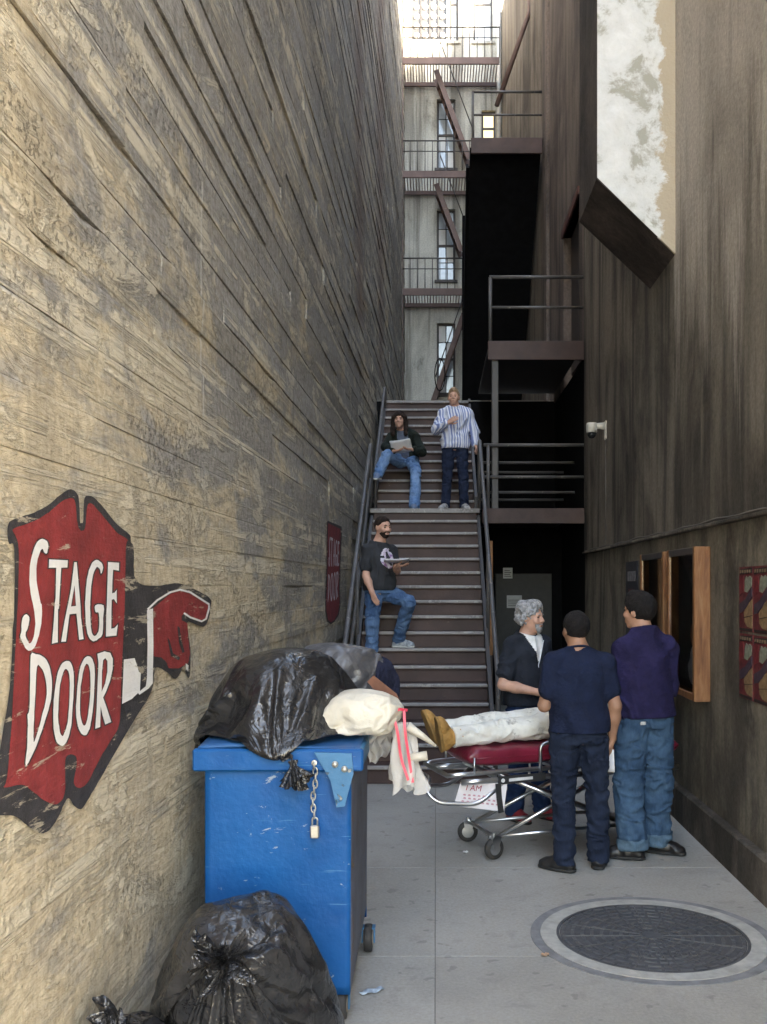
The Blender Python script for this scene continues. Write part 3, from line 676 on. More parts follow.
BK = [(7.9,526),(10.8,521),(21.5,516.6),(34.4,512.3),(47.3,505.8),(57.4,497.2),(66,490.8),(71.7,489.3),(76,492.2),(78.6,497.2),(79.6,508.7),(80,521.6),(81.3,523),(83.2,521.6),(83.6,508.7),(84.6,497.9),(88.9,495.8),(94.7,498),(104.5,508.7),(117.4,524.5),(129.6,534.5),(131,541.7),(133.9,548.8),(133.9,571.8),(136.5,580),(143,585),(157.3,585.8),(174.5,583.2),(183.1,584.4),(196,590),(210.4,598.7),(210.4,607.3),(209,617.4),(203.2,626.7),(188.2,621.7),(188.2,631.7),(190.3,648.9),(190.3,670.4),(188.2,678.3),(183.1,669),(176,679),(167.4,672.6),(155.9,667.6),(153,686.2),(147,700.4),(140.4,710.4),(128.9,729),(110,761.6),(100.4,778.8),(91.8,793),(83.2,807.5),(78.2,808.6),(73.1,804.6),(68.8,798.2),(64.5,803.2),(57.4,819),(48.8,830.4),(41.6,833.3),(33,829.7),(24.4,823.3),(14.3,816),(0,815.4),(-8,812),(-5,775),(1.4,741.5),(3.6,726.2),(8.6,697.5),(11.5,664.5),(12.9,628.7),(14.3,609),(14.3,548.8),(9.3,543.8),(7.5,536)]
RD = [(13.6,528.8),(33,521.6),(48.8,512.3),(61.7,501.5),(71.7,497.9),(75.3,503),(77.4,523),(80.3,530.2),(84.6,529.5),(86,521.6),(87.2,505.8),(91.8,503.7),(100.4,513),(110,524.5),(117.4,533),(128.2,540.2),(126,547.4),(124.6,609),(121.7,671.7),(119.6,721.9),(110,741.5),(100.4,757.3),(88.9,780.2),(81.7,787.4),(76,786.7),(73.9,780.2),(76.7,765.9),(76,756.6),(70.3,754.4),(65.3,760.2),(65.3,788.8),(61.7,800.3),(54.5,804.3),(43,799.6),(31.6,790.3),(21.5,784.5),(4.3,787.4),(7.2,777.4),(11.5,726.2),(14.3,671.7),(17.9,600),(18.6,548.8),(15.8,535.9)]
LET = {
 'S': [z1([(330,505),(335,440),(300,410),(262,430),(232,490),(212,580),(205,660),(210,760),(228,860)])+z3([(236,60),(246,140),(243,210),(228,275),(207,303),(186,272),(178,235),(192,200),(204,150),(203,120),(185,100),(163,115),(150,160),(150,220),(140,255),(160,300),(182,342),(208,353),(240,332),(265,270),(284,190),(293,110),(292,30)])+z1([(285,860),(268,780),(256,700),(254,620),(264,550),(282,495),(298,480),(312,510)])],
 'T': [z1([(343,553),(473,560),(470,610),(427,612),(420,720),(410,900)])+z3([(405,60),(403,295),(362,305),(375,150),(383,20)])+z1([(388,820),(392,612),(340,612)])],
 'A': [z1([(518,573),(535,573),(548,720),(562,880)])+z3([(565,120),(583,272),(552,278),(533,95),(485,100),(460,290),(427,292),(450,150),(470,50)])+z1([(478,850),(495,760)]), z1([(520,735),(530,878),(495,882)])],
 'G': [z1([(705,655),(720,610),(705,575),(675,557),(645,575),(620,630),(603,720),(595,830)])+z3([(594,60),(598,150),(610,230),(630,275),(655,287),(685,272),(715,235),(720,130),(722,38),(665,38),(668,85),(690,95),(690,200),(678,235),(658,250),(640,225),(632,160),(629,60)])+z1([(630,850),(637,740),(650,660),(675,608),(695,620)])],
 'E': [z2([(475,572),(552,577),(550,632),(510,625),(505,700),(503,790),(520,785),(535,765),(535,860),(515,830),(500,835),(498,890)])+z4([(497,200),(520,195),(543,170),(533,248),(460,255),(462,100)])+z2([(466,880),(470,720)])],
 'D': [z3([(215,383),(250,378),(290,388),(325,420),(350,480),(362,560),(360,660),(345,740),(318,830)])+z5([(290,80),(250,190),(180,322),(188,200),(193,80)])+z3([(195,860),(192,800),(205,760),(210,560)]), z3([(258,465),(285,470),(310,520),(325,600),(322,690),(300,780),(275,880)])+z5([(240,150),(233,130),(235,60)])+z3([(240,780),(248,640)])],
 'O': [z3([(470,425),(495,440),(512,500),(515,600),(508,730),(500,850)])+z5([(490,70),(470,140),(445,175),(425,178),(400,160),(382,110),(372,30)])+z3([(372,800),(375,700),(388,590),(405,500),(435,440)]), z3([(462,483),(480,510),(487,580),(483,700),(475,830)])+z5([(465,40),(450,90),(435,112),(420,90),(412,40)])+z3([(405,830),(408,730),(415,620),(430,540),(448,490)])],
 'o': [z3([(620,392),(645,415),(660,480),(658,620),(645,780),(633,860)])+z5([(625,60),(605,100),(585,105),(565,90),(545,50)])+z3([(540,860),(530,780),(537,640),(550,520),(570,440),(595,400)]), z3([(608,445),(625,480),(632,570),(625,700),(610,830),(590,875),(570,850),(558,770),(560,640),(572,540),(590,465)])],
 'R': [z4([(400,375),(450,358),(490,368),(508,410),(507,480),(490,560),(460,640),(440,680),(465,750),(497,850),(455,868),(435,800),(423,740),(420,885),(385,898),(395,760),(400,620),(408,440)]), z4([(440,420),(455,405),(470,425),(470,500),(455,580),(430,640),(432,500)])]}
N0 = .0165
for k in 'SGDOo': LET[k] = [curve(lp, 3) for lp in LET[k]]
BK, RD = curve(BK), curve(RD)
sg = thing('painted_sign', LW(3.3, 1.1, N0), 'large red painted STAGE DOOR sign with a pointing hand on the left wall', 'sign')
paint('black_ground', S_black, [BK], N0, sg)
paint('red_panel', S_red, [RD], N0+.0015, sg)
for k in 'STAGEDOoR':
    lt = LET[k]; ol = paint('letter_outline', S_black, [offset(lt[0], 1.3)]+[offset(h_, -.9) for h_ in lt[1:]], N0+.003, sg)
    paint('letter', S_white, lt, N0+.0045, ol)
paint('hand', S_red, [z6([(303,335),(420,235),(490,215),(560,235),(685,310),(685,340),(665,405),(640,420),(560,395),(520,370),(500,390),(500,420),(540,440),(545,540),(558,650),(545,720),(480,755),(410,755),(385,700),(305,670)])], N0+.0015, sg)
for f_ in ([(470,460),(485,470),(500,560),(520,640),(505,650),(480,570)], [(400,540),(415,560),(440,650),(490,680),(480,700),(425,670)], [(305,672),(360,680),(400,720),(400,740),(320,700)]):
    paint('finger_line', S_black, [z6(f_)], N0+.003, sg)
paint('cuff', S_white, [z4([(585,415),(660,405),(690,500),(703,510),(697,635),(640,690),(572,725)])], N0+.003, sg)
paint('arm_line', S_white, [z6([(258,350),(300,338),(303,600),(298,860),(270,895),(205,940),(195,925),(250,880),(258,820),(262,600)])], N0+.003, sg)
_st = [(262,345),(330,280),(420,225),(490,207),(560,225),(690,308),(690,340),(670,410),(640,428),(560,400),(515,370)]
def stroke(pts, w):
    P = [Vector(p) for p in pts]; a_, b__ = [], []
    for i, p in enumerate(P):
        d_ = (P[min(i+1, len(P)-1)]-P[max(i-1, 0)]).normalized(); n_ = Vector((-d_.y, d_.x))*w/2; a_.append(tuple(p+n_)); b__.append(tuple(p-n_))
    return a_+b__[::-1]
paint('hand_outline', S_white, [z6(stroke(_st, 13))], N0+.003, sg)
paint('nail', S_white, [z6([(528,720),(548,735),(545,780),(530,760)])], N0+.003, sg)
# second, farther sign
sg2 = thing('painted_sign', LW(10.3, 1.5, N0), 'small dark red painted STAGE DOOR sign beside the foot of the stairs', 'sign')
z7 = zz(315, 500, 7.325)
P2 = z7([(90,150),(195,195),(198,230),(188,420),(182,650),(187,760),(175,840),(145,890),(115,912),(90,890),(75,820),(75,700),(85,500),(85,300)])
cxx = sum(p[0] for p in P2)/len(P2); cyy = sum(p[1] for p in P2)/len(P2)
paint('dark_ground', S_black, [P2], N0, sg2); paint('red_panel', S_red2, [[(cxx+(u-cxx)*.86, cyy+(v-cyy)*.955) for u, v in P2]], N0+.0015, sg2)
def remap(word, quad):
    """spread letters of the big sign over a quad of the small one"""
    n_ = len(word)
    for i, k in enumerate(word):
        lt = LET[k]; us = [p[0] for p in lt[0]]; vs_ = [p[1] for p in lt[0]]
        def f(p):
            a_ = (i+.08+.84*(p[0]-min(us))/(max(us)-min(us)))/n_; b__ = (p[1]-min(vs_))/(max(vs_)-min(vs_))
            t_ = [quad[0][j]+(quad[1][j]-quad[0][j])*a_ for j in (0, 1)]; u_ = [quad[3][j]+(quad[2][j]-quad[3][j])*a_ for j in (0, 1)]
            return (t_[0]+(u_[0]-t_[0])*b__, t_[1]+(u_[1]-t_[1])*b__)
        paint('letter', S_lilac, [[f(p) for p in lp] for lp in lt], N0+.003, sg2)
remap('STAGE', z7([(100,262),(180,305),(178,485),(98,490)])); remap('DOoR', z7([(92,545),(173,520),(172,725),(92,752)]))

# ------------------------------------------------------------------ smooth bodies from distance fields
def V3(*a): return np.array(a, dtype=float)
def unit(v): v = np.asarray(v, float); return v/max(1e-9, np.linalg.norm(v))
def surface_nets(D, org, h):
    S = D < 0; c = np.zeros(tuple(n-1 for n in D.shape), dtype=np.int8)
    sl = lambda o: tuple(slice(o_, n-1+o_) for o_, n in zip(o, D.shape))
    for o in np.ndindex(2, 2, 2): c += S[sl(o)]
    act = np.argwhere((c > 0) & (c < 8)); idx = -np.ones(c.shape, dtype=np.int64); idx[tuple(act.T)] = np.arange(len(act))
    P = np.zeros((len(act), 3)); W = np.zeros(len(act))
    corners = list(np.ndindex(2, 2, 2)); val = {o: D[act[:, 0]+o[0], act[:, 1]+o[1], act[:, 2]+o[2]] for o in corners}
    for o in corners:
        for ax in range(3):
            if o[ax]: continue
            q = list(o); q[ax] = 1; q = tuple(q); a, b = val[o], val[q]; m = (a < 0) != (b < 0)
            t = np.where(m, a/np.where(m, a-b, 1), 0)
            e = np.array(o, float)[None, :].repeat(len(act), 0); e[:, ax] += t
            P[m] += e[m]; W[m] += 1
    P = (P/W[:, None]+act)*h+org
    F = []
    for ax in range(3):
        b, c2 = [(1, 2), (2, 0), (0, 1)][ax]
        A = [slice(None)]*3; B = [slice(None)]*3; A[ax] = slice(0, -1); B[ax] = slice(1, None)
        s0, s1 = S[tuple(A)], S[tuple(B)]; e = np.argwhere(s0 != s1)
        e = e[(e[:, b] > 0) & (e[:, c2] > 0) & (e[:, b] < D.shape[b]-1) & (e[:, c2] < D.shape[c2]-1)]
        if not len(e): continue
        fl = s0[tuple(e.T)]
        def cell(db, dc): q = e.copy(); q[:, b] += db; q[:, c2] += dc; return idx[tuple(q.T)]
        Q = np.stack([cell(-1, -1), cell(0, -1), cell(0, 0), cell(-1, 0)], 1)
        Q[~fl] = Q[~fl][:, ::-1]; F.append(Q)
    return P, np.concatenate(F)
class Field:
    def __init__(s, h): s.h = h; s.pr = []; s.clips = []; s.disp = None
    def cone(s, a, b, r1, r2, k=.02, sub=False):
        a = np.asarray(a, float); b = np.asarray(b, float); r = max(r1, r2)
        def f(P):
            ba = b-a; t = np.clip(((P-a)@ba)/max(1e-9, ba@ba), 0, 1)[..., None]
            return np.linalg.norm(P-a-t*ba, axis=-1)-(r1+(r2-r1)*t[..., 0])
        s.pr.append((f, np.minimum(a, b)-r, np.maximum(a, b)+r, k, 1 if sub else 0)); return s
    def ell(s, c, rad, fr=None, k=.02, sub=False):
        c = np.asarray(c, float); rad = np.asarray(rad, float); fr = np.eye(3) if fr is None else np.asarray(fr)
        def f(P):
            q = (P-c)@fr.T; k0 = np.linalg.norm(q/rad, axis=-1); k1 = np.linalg.norm(q/rad**2, axis=-1)+1e-9
            return k0*(k0-1)/k1
        m = rad.max(); s.pr.append((f, c-m, c+m, k, 1 if sub else 0)); return s
    def tube(s, a, b, ts, A, B, right, front, off=None, k=.03, infl=0.0):
        a = np.asarray(a, float); b = np.asarray(b, float); L_ = np.linalg.norm(b-a); d = (b-a)/L_
        A = np.asarray(A)+infl; B = np.asarray(B)+infl; off = np.zeros(len(ts)) if off is None else np.asarray(off)
        fr = unit(np.asarray(front)-d*np.dot(front, d)); rt = np.cross(fr, d)
        def f(P):
            q = P-a; t = (q@d)/L_; tc = np.clip(t, 0, 1)
            aa = np.interp(tc, ts, A); bb = np.interp(tc, ts, B); oo = np.interp(tc, ts, off)
            u = q@rt; v = q@fr-oo; k0 = np.sqrt((u/aa)**2+(v/bb)**2); k1 = np.sqrt((u/aa**2)**2+(v/bb**2)**2)+1e-6
            r = k0*(k0-1)/k1; r = np.where(k0 < .05, -np.minimum(aa, bb), r); ov = (t-tc)*L_
            return np.where(np.abs(ov) > 0, np.sqrt(np.maximum(r, 0)**2+ov**2)+np.minimum(r, 0)*.3, r)
        m = max(A.max(), B.max())+np.abs(off).max(); s.pr.append((f, np.minimum(a, b)-m, np.maximum(a, b)+m, k, 0)); return s
    def clip(s, p, n, k=.006, R_=9.0, jit=0.0): s.clips.append((np.asarray(p, float), unit(n), k, R_, jit)); return s   # removes the side n points to
    def build(s, name, mat, parent, smooth=True):
        h = s.h; mg = .05
        lo = np.min([p[1] for p in s.pr if p[4] == 0], axis=0)-mg; hi = np.max([p[2] for p in s.pr if p[4] == 0], axis=0)+mg
        n = np.ceil((hi-lo)/h).astype(int)+2
        ax = [lo[i]+np.arange(n[i])*h for i in range(3)]
        D = np.full(tuple(n), 1.0)
        for f, a, b, k, mode in s.pr:
            m = max(.05, k*1.5)
            i0 = np.maximum(np.floor((a-m-lo)/h).astype(int), 0); i1 = np.minimum(np.ceil((b+m-lo)/h).astype(int)+1, n)
            if np.any(i1 <= i0): continue
            G = np.stack(np.meshgrid(*[ax[i][i0[i]:i1[i]] for i in range(3)], indexing='ij'), -1)
            d = f(G); sl = tuple(slice(x, y) for x, y in zip(i0, i1)); c = D[sl]
            if mode == 0:
                hh = np.maximum(k-np.abs(c-d), 0)/k; D[sl] = np.minimum(c, d)-hh*hh*k*.25
            else:
                d = -d; hh = np.maximum(k-np.abs(c-d), 0)/k; D[sl] = np.maximum(c, d)+hh*hh*k*.25
        near = np.abs(D) < .05
        if s.disp is not None or s.clips:
            ii = np.argwhere(D < .05); P = lo+ii*h; v = D[tuple(ii.T)]
            if s.disp is not None: v = v+s.disp(P)
            for p, nn, k, R_, jit in s.clips:
                d = np.where(np.linalg.norm(P-p, axis=1) < R_, (P-p)@nn+(jit*vnoise(P*55) if jit else 0), -1.0); hh = np.maximum(k-np.abs(v-d), 0)/k; v = np.maximum(v, d)+hh*hh*k*.25
            D[tuple(ii.T)] = v
        V, F = surface_nets(D, lo, h)
        return obj(name, V, F, mat, parent, smooth)

def folds(amp, fr, seed, stretch=(1, 1, 1), amp2=.0):
    st = np.array(stretch)*fr
    def f(P):
        Q = P*st+seed*7.7; w = vnoise(Q*.6)[:, None]*1.2
        return -(amp*(1-2*np.abs(vnoise(Q+w)))+amp2*vnoise(Q*2.3+5))
    return f

def rotz(a): c, s_ = math.cos(a), math.sin(a); return np.array([[c, -s_, 0], [s_, c, 0], [0, 0, 1]])
def std_joints(H):
    k = H/1.75; J = dict(pelvis=(0, 0, .93), neck=(0, -.005, 1.475), head=(0, .02, 1.627))
    for n, sg in (('l', -1), ('r', 1)):
        J.update({n+'hip': (sg*.088, 0, .90), n+'knee': (sg*.105, .015, .49), n+'ankle': (sg*.115, -.02, .085), n+'sho': (sg*.165, -.01, 1.395),
                  n+'elb': (sg*.215, -.03, 1.12), n+'wri': (sg*.23, .04, .885)})
    return {a: np.array(b)*k for a, b in J.items()}

def hand(F, wri, d, pn, side, curl, sc=1.0, spread=.0):
    """palm and five bent fingers; d finger direction, pn palm normal, side +1 right hand"""
    d = unit(d); pn = unit(pn-d*np.dot(pn, d)); w = np.cross(pn, d)*side       # w points to the thumb side
    s = sc; W = lambda a, b, c: wri+d*a*s+w*b*s+pn*c*s
    for b in (-.026, -.008, .01, .026): F.cone(W(.012, b*.75, 0), W(.078, b*1.1, 0), .0145*s, .0125*s, .012)
    for i, (b, l) in enumerate(((-.031, .060), (-.011, .075), (.010, .080), (.030, .072))):
        p = W(.082, b, 0); a = curl*.55; dd = d
        for j, f in enumerate((.45, .32, .26)):
            a_ = curl*(.5+.55*j); dd = d*math.cos(a_)+pn*math.sin(a_)+w*spread*b*10
            q = p+unit(dd)*l*f*s; F.cone(p, q, (.0092-.0008*j)*s, (.0086-.0010*j)*s, .004); p = q
    p = W(.022, .026, .006); q = W(.052, .052, .012+.01*curl); F.cone(p, q, .013*s, .011*s, .008)
    r_ = q+unit(d*.8+w*(.25-.3*curl)+pn*(.25+.5*curl))*.032*s; F.cone(q, r_, .0105*s, .0095*s, .004)
    t_ = r_+unit(d*.9-w*.15*curl+pn*(.2+.5*curl))*.024*s; F.cone(r_, t_, .0095*s, .0078*s, .004)

SKIN = simple('skin', (.46, .25, .17), .55, 0, .12, 14, .0006, 120)
SKIN2 = simple('skin_fair', (.56, .32, .235), .55, 0, .14, 14, .0006, 120)
SKIN3 = simple('skin_olive', (.36, .19, .12), .55, 0, .12, 14, .0006, 120)
EYEM = simple('eye_dark', (.03, .022, .02), .3)
LIPM = simple('lip', (.30, .11, .09), .5)
def cloth(name, col, var=.22, scale=9, rough=.9, b=.014, bs=26): return simple(name, col, rough, 0, var, scale, b, bs, .2)
def denim(name, col, worn):
    m, nt, N, L, b = newmat(name); g = pos_coord(N, L)
    n = noise_n(N, L, g, 5, 5, .6, .2); n2 = noise_n(N, L, pos_coord(N, L, scale=(1, 1, .35)), 60, 4, .6)
    c = ramp(N, L, n, [(.36, col), (.66, worn)]); c = mixc(N, L, .22, c, ramp(N, L, n2, [(.3, tuple(x*.5 for x in col)), (.7, tuple(min(1, x*1.3) for x in worn))]))
    L.new(c, b.inputs['Base Color']); b.inputs['Roughness'].default_value = .9; b.inputs['Specular IOR Level'].default_value = .2
    bumpn(N, L, b, mth(N, L, 'ADD', n2, mth(N, L, 'MULTIPLY', noise_n(N, L, g, 14, 4, .6), 2.0)), .004); return m

def person(loc, yaw, H, label, J=None, W=None, face=None, head_up=(0, 0, 1), h=.0075, build=1.0, skin=None, shirt=None, pants=None, shoes=None, hair=None,
           hands=None, feet=None, beard=None, front=None, group=None, eyes=True, ears=True):
    """one continuous body, clothes and hair as its children. J local joints, W world joints; local x right, y forward"""
    k = H/1.75; loc = np.array(loc, float); Rm = rotz(yaw); JJ = std_joints(H)
    if J: JJ.update({a: np.array(b, float) for a, b in J.items()})
    P = {a: Rm@b+loc for a, b in JJ.items()}
    if W: P.update({a: np.array(b, float) for a, b in W.items()})
    fr = unit(Rm@V3(0, 1, 0) if front is None else np.array(front, float)); rt = unit(np.cross(fr, P['neck']-P['pelvis']))
    up = unit(P['neck']-P['pelvis'])
    hf = unit(fr if face is None else np.array(face, float)); hu = unit(np.array(head_up, float)); hr = unit(np.cross(hf, hu)); hf = np.cross(hu, hr)
    HC = P['head']; HW = lambda x, y, z_: HC+(hr*x+hf*y+hu*z_)*k; HFR = np.stack([hr, hf, hu])
    t = thing('person', loc, label, 'person', group)
    skin = skin or SKIN; bw = build
    TS = [0, .12, .25, .42, .6, .78, .9, .97, 1]; TA = np.array([.13, .158, .155, .138, .146, .152, .115, .075, .058])*k*bw; TB = np.array([.10, .112, .108, .10, .108, .104, .084, .064, .055])*k*bw
    tb = P['pelvis']-up*.06*k
    # ---- body
    B = Field(h); B.tube(tb, P['neck'], TS, TA, TB, rt, fr, k=.04)
    B.cone(P['neck']-up*.02*k, HC-hu*.05*k-hf*.02*k, .062*k, .057*k, .03)
    B.ell(HW(0, -.014, .03), V3(.076, .096, .09)*k, HFR, .02); B.ell(HW(0, .022, -.034), V3(.06, .07, .082)*k, HFR, .03)
    B.ell(HW(0, .066, -.092), V3(.026, .02, .02)*k, HFR, .02); B.cone(HW(-.034, .078, .024), HW(.034, .078, .024), .011*k, .011*k, .014)
    B.cone(HW(0, .09, .012), HW(0, .106, -.022), .008*k, .0135*k, .012); B.cone(HW(-.014, .094, -.027), HW(.014, .094, -.027), .008*k, .008*k, .006)
    for sx in (-1, 1):
        B.ell(HW(sx*.031, .1, .008), V3(.017, .017, .013)*k, HFR, .012, sub=True); B.ell(HW(sx*.042, .066, -.022), V3(.022, .02, .022)*k, HFR, .02)
        if ears: B.ell(HW(sx*.079, -.008, -.004), V3(.011, .022, .033)*k, HFR, .008)
    B.cone(HW(-.02, .088, -.056), HW(.02, .088, -.056), .0075*k, .0075*k, .008); B.cone(HW(-.017, .087, -.067), HW(.017, .087, -.067), .008*k, .008*k, .008)
    for s in 'lr':
        sg_ = 1 if s == 'r' else -1; S_, E_, W_ = P[s+'sho'], P[s+'elb'], P[s+'wri']
        B.cone(P['neck']-up*.06*k, S_, .05*k, .046*k*bw, .04); B.cone(P['neck']+up*.03*k, S_+up*.005*k, .035*k, .03*k, .05); B.cone(S_, E_, .047*k*bw, .038*k*bw, .03); B.cone(E_, E_+(W_-E_)*.35, .038*k*bw, .040*k*bw, .02); B.cone(E_+(W_-E_)*.35, W_, .040*k*bw, .026*k, .02)
        hd = (hands or {}).get(s, {}); fd = unit(hd.get('d', W_-E_)); B.cone(W_, W_+fd*.02*k, .026*k, .022*k, .02)
        hand(B, W_+fd*.008, fd, np.array(hd.get('pn', -sg_*rt), float), sg_, hd.get('curl', .45), k)
        hp, kn, an = P[s+'hip'], P[s+'knee'], P[s+'ankle']
        B.cone(hp, kn, .08*k*bw, .052*k, .04); B.cone(kn, kn+(an-kn)*.3, .052*k, .052*k, .02); B.cone(kn+(an-kn)*.3, an, .052*k, .036*k, .02)
        fd = unit((feet or {}).get(s, fr)); fo = np.array((feet or {}).get(s+'up', (0, 0, 1)), float); fo = unit(fo-fd*np.dot(fo, fd))
        B.cone(an, an+fd*.13*k-fo*.055*k, .034*k, .022*k, .02); B.cone(an-fd*.03*k-fo*.045*k, an+fd*.1*k-fo*.055*k, .028*k, .024*k, .02)
    B.build('body', skin, t)
    # ---- eyes, brows, lips
    if eyes:
        for sx in (-1, 1):
            E = MB().lathe([(.0, -.011), (.007, -.008), (.0105, 0), (.007, .008), (.0, .011)], n=10)
            V = np.array(E.V)*np.array([1.25, .9, .75])*k; obj('eye', V@HFR+HW(sx*.031, .078, .008), E.F, EYEM, t, True)
            if hair and hair.get('brow', 1): MB().tube([HW(sx*.014, .092, .026), HW(sx*.03, .091, .031), HW(sx*.046, .079, .027)], [.003*k, .0042*k, .002*k], 6).build('eyebrow', hair['mat'], t, True)
        MB().tube([HW(-.023, .083, -.062), HW(-.01, .0945, -.061), HW(.01, .0945, -.061), HW(.023, .083, -.062)], [.002*k, .0042*k, .0042*k, .002*k], 6).build('lips', LIPM, t, True)
    # ---- hair
    if hair:
        A = Field(hair.get('h', h*.8)); th = hair.get('th', .012)
        A.ell(HW(0, -.016, .034), V3(.078+th, .098+th, .092+th)*k, HFR, .02)
        if hair.get('top'): A.ell(HW(0, .03, .1+hair['top']*.3), V3(.05, .055, .03+hair['top'])*k, HFR, .03)
        if hair.get('vol'):
            for (x, y, z_, r_) in hair['vol']: A.ell(HW(x, y, z_), V3(r_, r_, r_)*k, HFR, .02)
        if hair.get('curls'):
            rr = np.random.RandomState(5); hl_ = hair.get('line')
            for q in range(hair['curls']):
                v_ = unit(rr.randn(3)); v_[2] = abs(v_[2])*1.1-.45; x, y, z_ = np.array([0, -.018, .036])+v_*np.array([.078+th, .098+th, .092+th])*rr.uniform(.97, 1.06)
                if z_-hl_[1]-.005 > hl_[2]*(y-hl_[0]) and z_ > -.07: A.ell(HW(x, y, z_), V3(1, 1, .8)*rr.uniform(.012, .02)*k, HFR, .006)
        A.disp = folds(hair.get('amp', .004), hair.get('fr', 60), 3, (1, 1, .6), .001)
        hl = hair.get('line', (.085, .062, 1.06)); A.clip(HW(0, hl[0], hl[1]), -hu*1+hf*hl[2], .006, 9.0, hair.get('jit', .008))
        if hair.get('nape', -.075) is not None: A.clip(HW(0, 0, hair.get('nape', -.075)), -hu, .008, 9.0, .01)
        A.build('hair', hair['mat'], t)
        if hair.get('long'):
            for sx in (-1, 1):
                A = Field(h); pts = [HW(sx*.02, .03, .11), HW(sx*.078, .025, .05), HW(sx*.092, .0, -.03), HW(sx*.1, .0, -.12), HW(sx*.095, .02, -.2)]
                for a, b in zip(pts[:-1], pts[1:]): A.cone(a, b, .03*k, .03*k, .03)
                A.disp = folds(.006, 55, 5+sx, (1, 1, .25)); A.build('hair_lock', hair['mat'], t)
    if beard:
        A = Field(h*.8); e_ = beard.get('th', .005); A.ell(HW(0, .022, -.034), V3(.06+e_, .07+e_, .082+e_)*k, HFR, .03); A.ell(HW(0, .066, -.092), V3(.026+e_, .02+e_, .02+e_)*k, HFR, .02)
        A.cone(HW(-.022, .086, -.047), HW(.022, .086, -.047), .006*k, .006*k, .006)
        A.disp = folds(.0015, 90, 4); A.clip(HW(0, .05, beard.get('z', -.044)), hu*1-hf*beard.get('sl', .0), .004); A.clip(HW(0, .0 if not beard.get('goatee') else .06, 0), -hf, .006)
        A.ell(HW(0, .094, -.061), V3(.022, .02, .008)*k, HFR, .004, sub=True); A.build('beard', beard['mat'], t)
    # ---- trousers
    if pants:
        A = Field(h); e_ = pants.get('e', .014)*k
        A.tube(tb+up*.0, tb+up*.23*k, [0, .4, 1], np.array([.132, .157, .14])*k*bw, np.array([.106, .114, .10])*k*bw, rt, fr, k=.04, infl=e_*.6)
        for s in 'lr':
            hp, kn, an = P[s+'hip'], P[s+'knee'], P[s+'ankle']; lo_ = pants.get('flare', .052)*k; dn = unit(an-kn)
            A.cone(hp, kn, .084*k*bw+e_*.8, .055*k+e_+pants.get('knee', 0), .035); A.cone(kn, an+dn*pants.get('drop', .01), .055*k+e_+pants.get('knee', 0), lo_+e_*.6, .02)
            if pants.get('cuff'): A.cone(an-dn*.035, an+dn*.022, lo_+e_*.6+.008, lo_+e_*.6+.009, .004)
        A.disp = folds(pants.get('amp', .007), pants.get('fr', 13), pants.get('seed', 1), (1, 1, 1.7), .003)
        A.clip(tb+up*(min(.215, max(.10, shirt['hem']+.05)) if shirt else .215)*k, up, .006, .21)
        for s in 'lr':
            an, kn = P[s+'ankle'], P[s+'knee']; dn = unit(an-kn); A.clip(an+dn*pants.get('end', .045)*k, dn, .006, .17)
        po = A.build('trousers', pants['mat'], t)
    # ---- shirt
    if shirt:
        A = Field(h); e_ = shirt.get('e', .014)*k; hem = shirt.get('hem', .15)
        A.tube(tb, P['neck'], TS, TA+np.array([.014, .014, .012, .006, 0, 0, 0, 0, 0]), TB+np.array([.014, .014, .012, .006, 0, 0, 0, 0, 0]), rt, fr, k=.04, infl=e_)
        if shirt.get('belly'): A.ell(tb+up*.27*k+fr*.03*k, V3(.15, .11+shirt['belly'], .17)*k, np.stack([rt, fr, up]), .05)
        A.cone(P['neck']-up*.035*k, P['neck']+up*.012*k, .099*k, .087*k, .03)
        for s in 'lr':
            S_, E_, W_ = P[s+'sho'], P[s+'elb'], P[s+'wri']; sl = shirt.get('sleeve', .62)
            A.cone(P['neck']-up*.065*k, S_, .05*k+e_*.3, .046*k*bw+e_*.5, .04); A.cone(P['neck']+up*.03*k, S_+up*.005*k, .035*k+e_*.3, .03*k+e_*.4, .05)
            if sl <= 1:
                q = S_+(E_-S_)*sl; A.cone(S_, q, .047*k*bw+e_*.5, (.047-.006*sl)*k*bw+e_*.85, .03)
            else:
                A.cone(S_, E_, .047*k*bw+e_*.55, .039*k*bw+e_*.7, .03); q = E_+(W_-E_)*(sl-1); A.cone(E_, q, .039*k*bw+e_*.7, .029*k*bw+e_*.6, .02)
        A.cone(P['neck']+up*.05*k, P['neck']+up*.12*k+(HC-P['neck'])*.15, .062*k, .06*k, .01, sub=True); A.ell(P['neck']+fr*.05*k+up*.01*k, V3(.055, .05, .035)*k, np.stack([rt, fr, up]), .01, sub=True)
        A.disp = folds(shirt.get('amp', .006), shirt.get('fr', 11), shirt.get('seed', 2), shirt.get('st', (1, 1, .8)), .002)
        A.clip(tb+up*hem*k, -up, .006, .27)
        A.clip(P['neck']+up*(.03+shirt.get('collar', 0))*k, unit(up+fr*.3), .008, .13)
        shc = A.build('shirt', shirt['mat'], t)
        nb = P['neck']+up*.024*k+fr*.006*k; tl = unit(up+fr*.32); e1_ = unit(rt-tl*np.dot(rt, tl)); e2_ = np.cross(tl, e1_); cr = shirt.get('band', .0085)*k
        MB().tube([nb+e1_*.071*k*math.cos(a_)+e2_*.071*k*math.sin(a_) for a_ in np.linspace(0, 2*math.pi, 29)[:-1]], cr, 8, closed=True).build('neckband', shirt['mat'], shc, True)
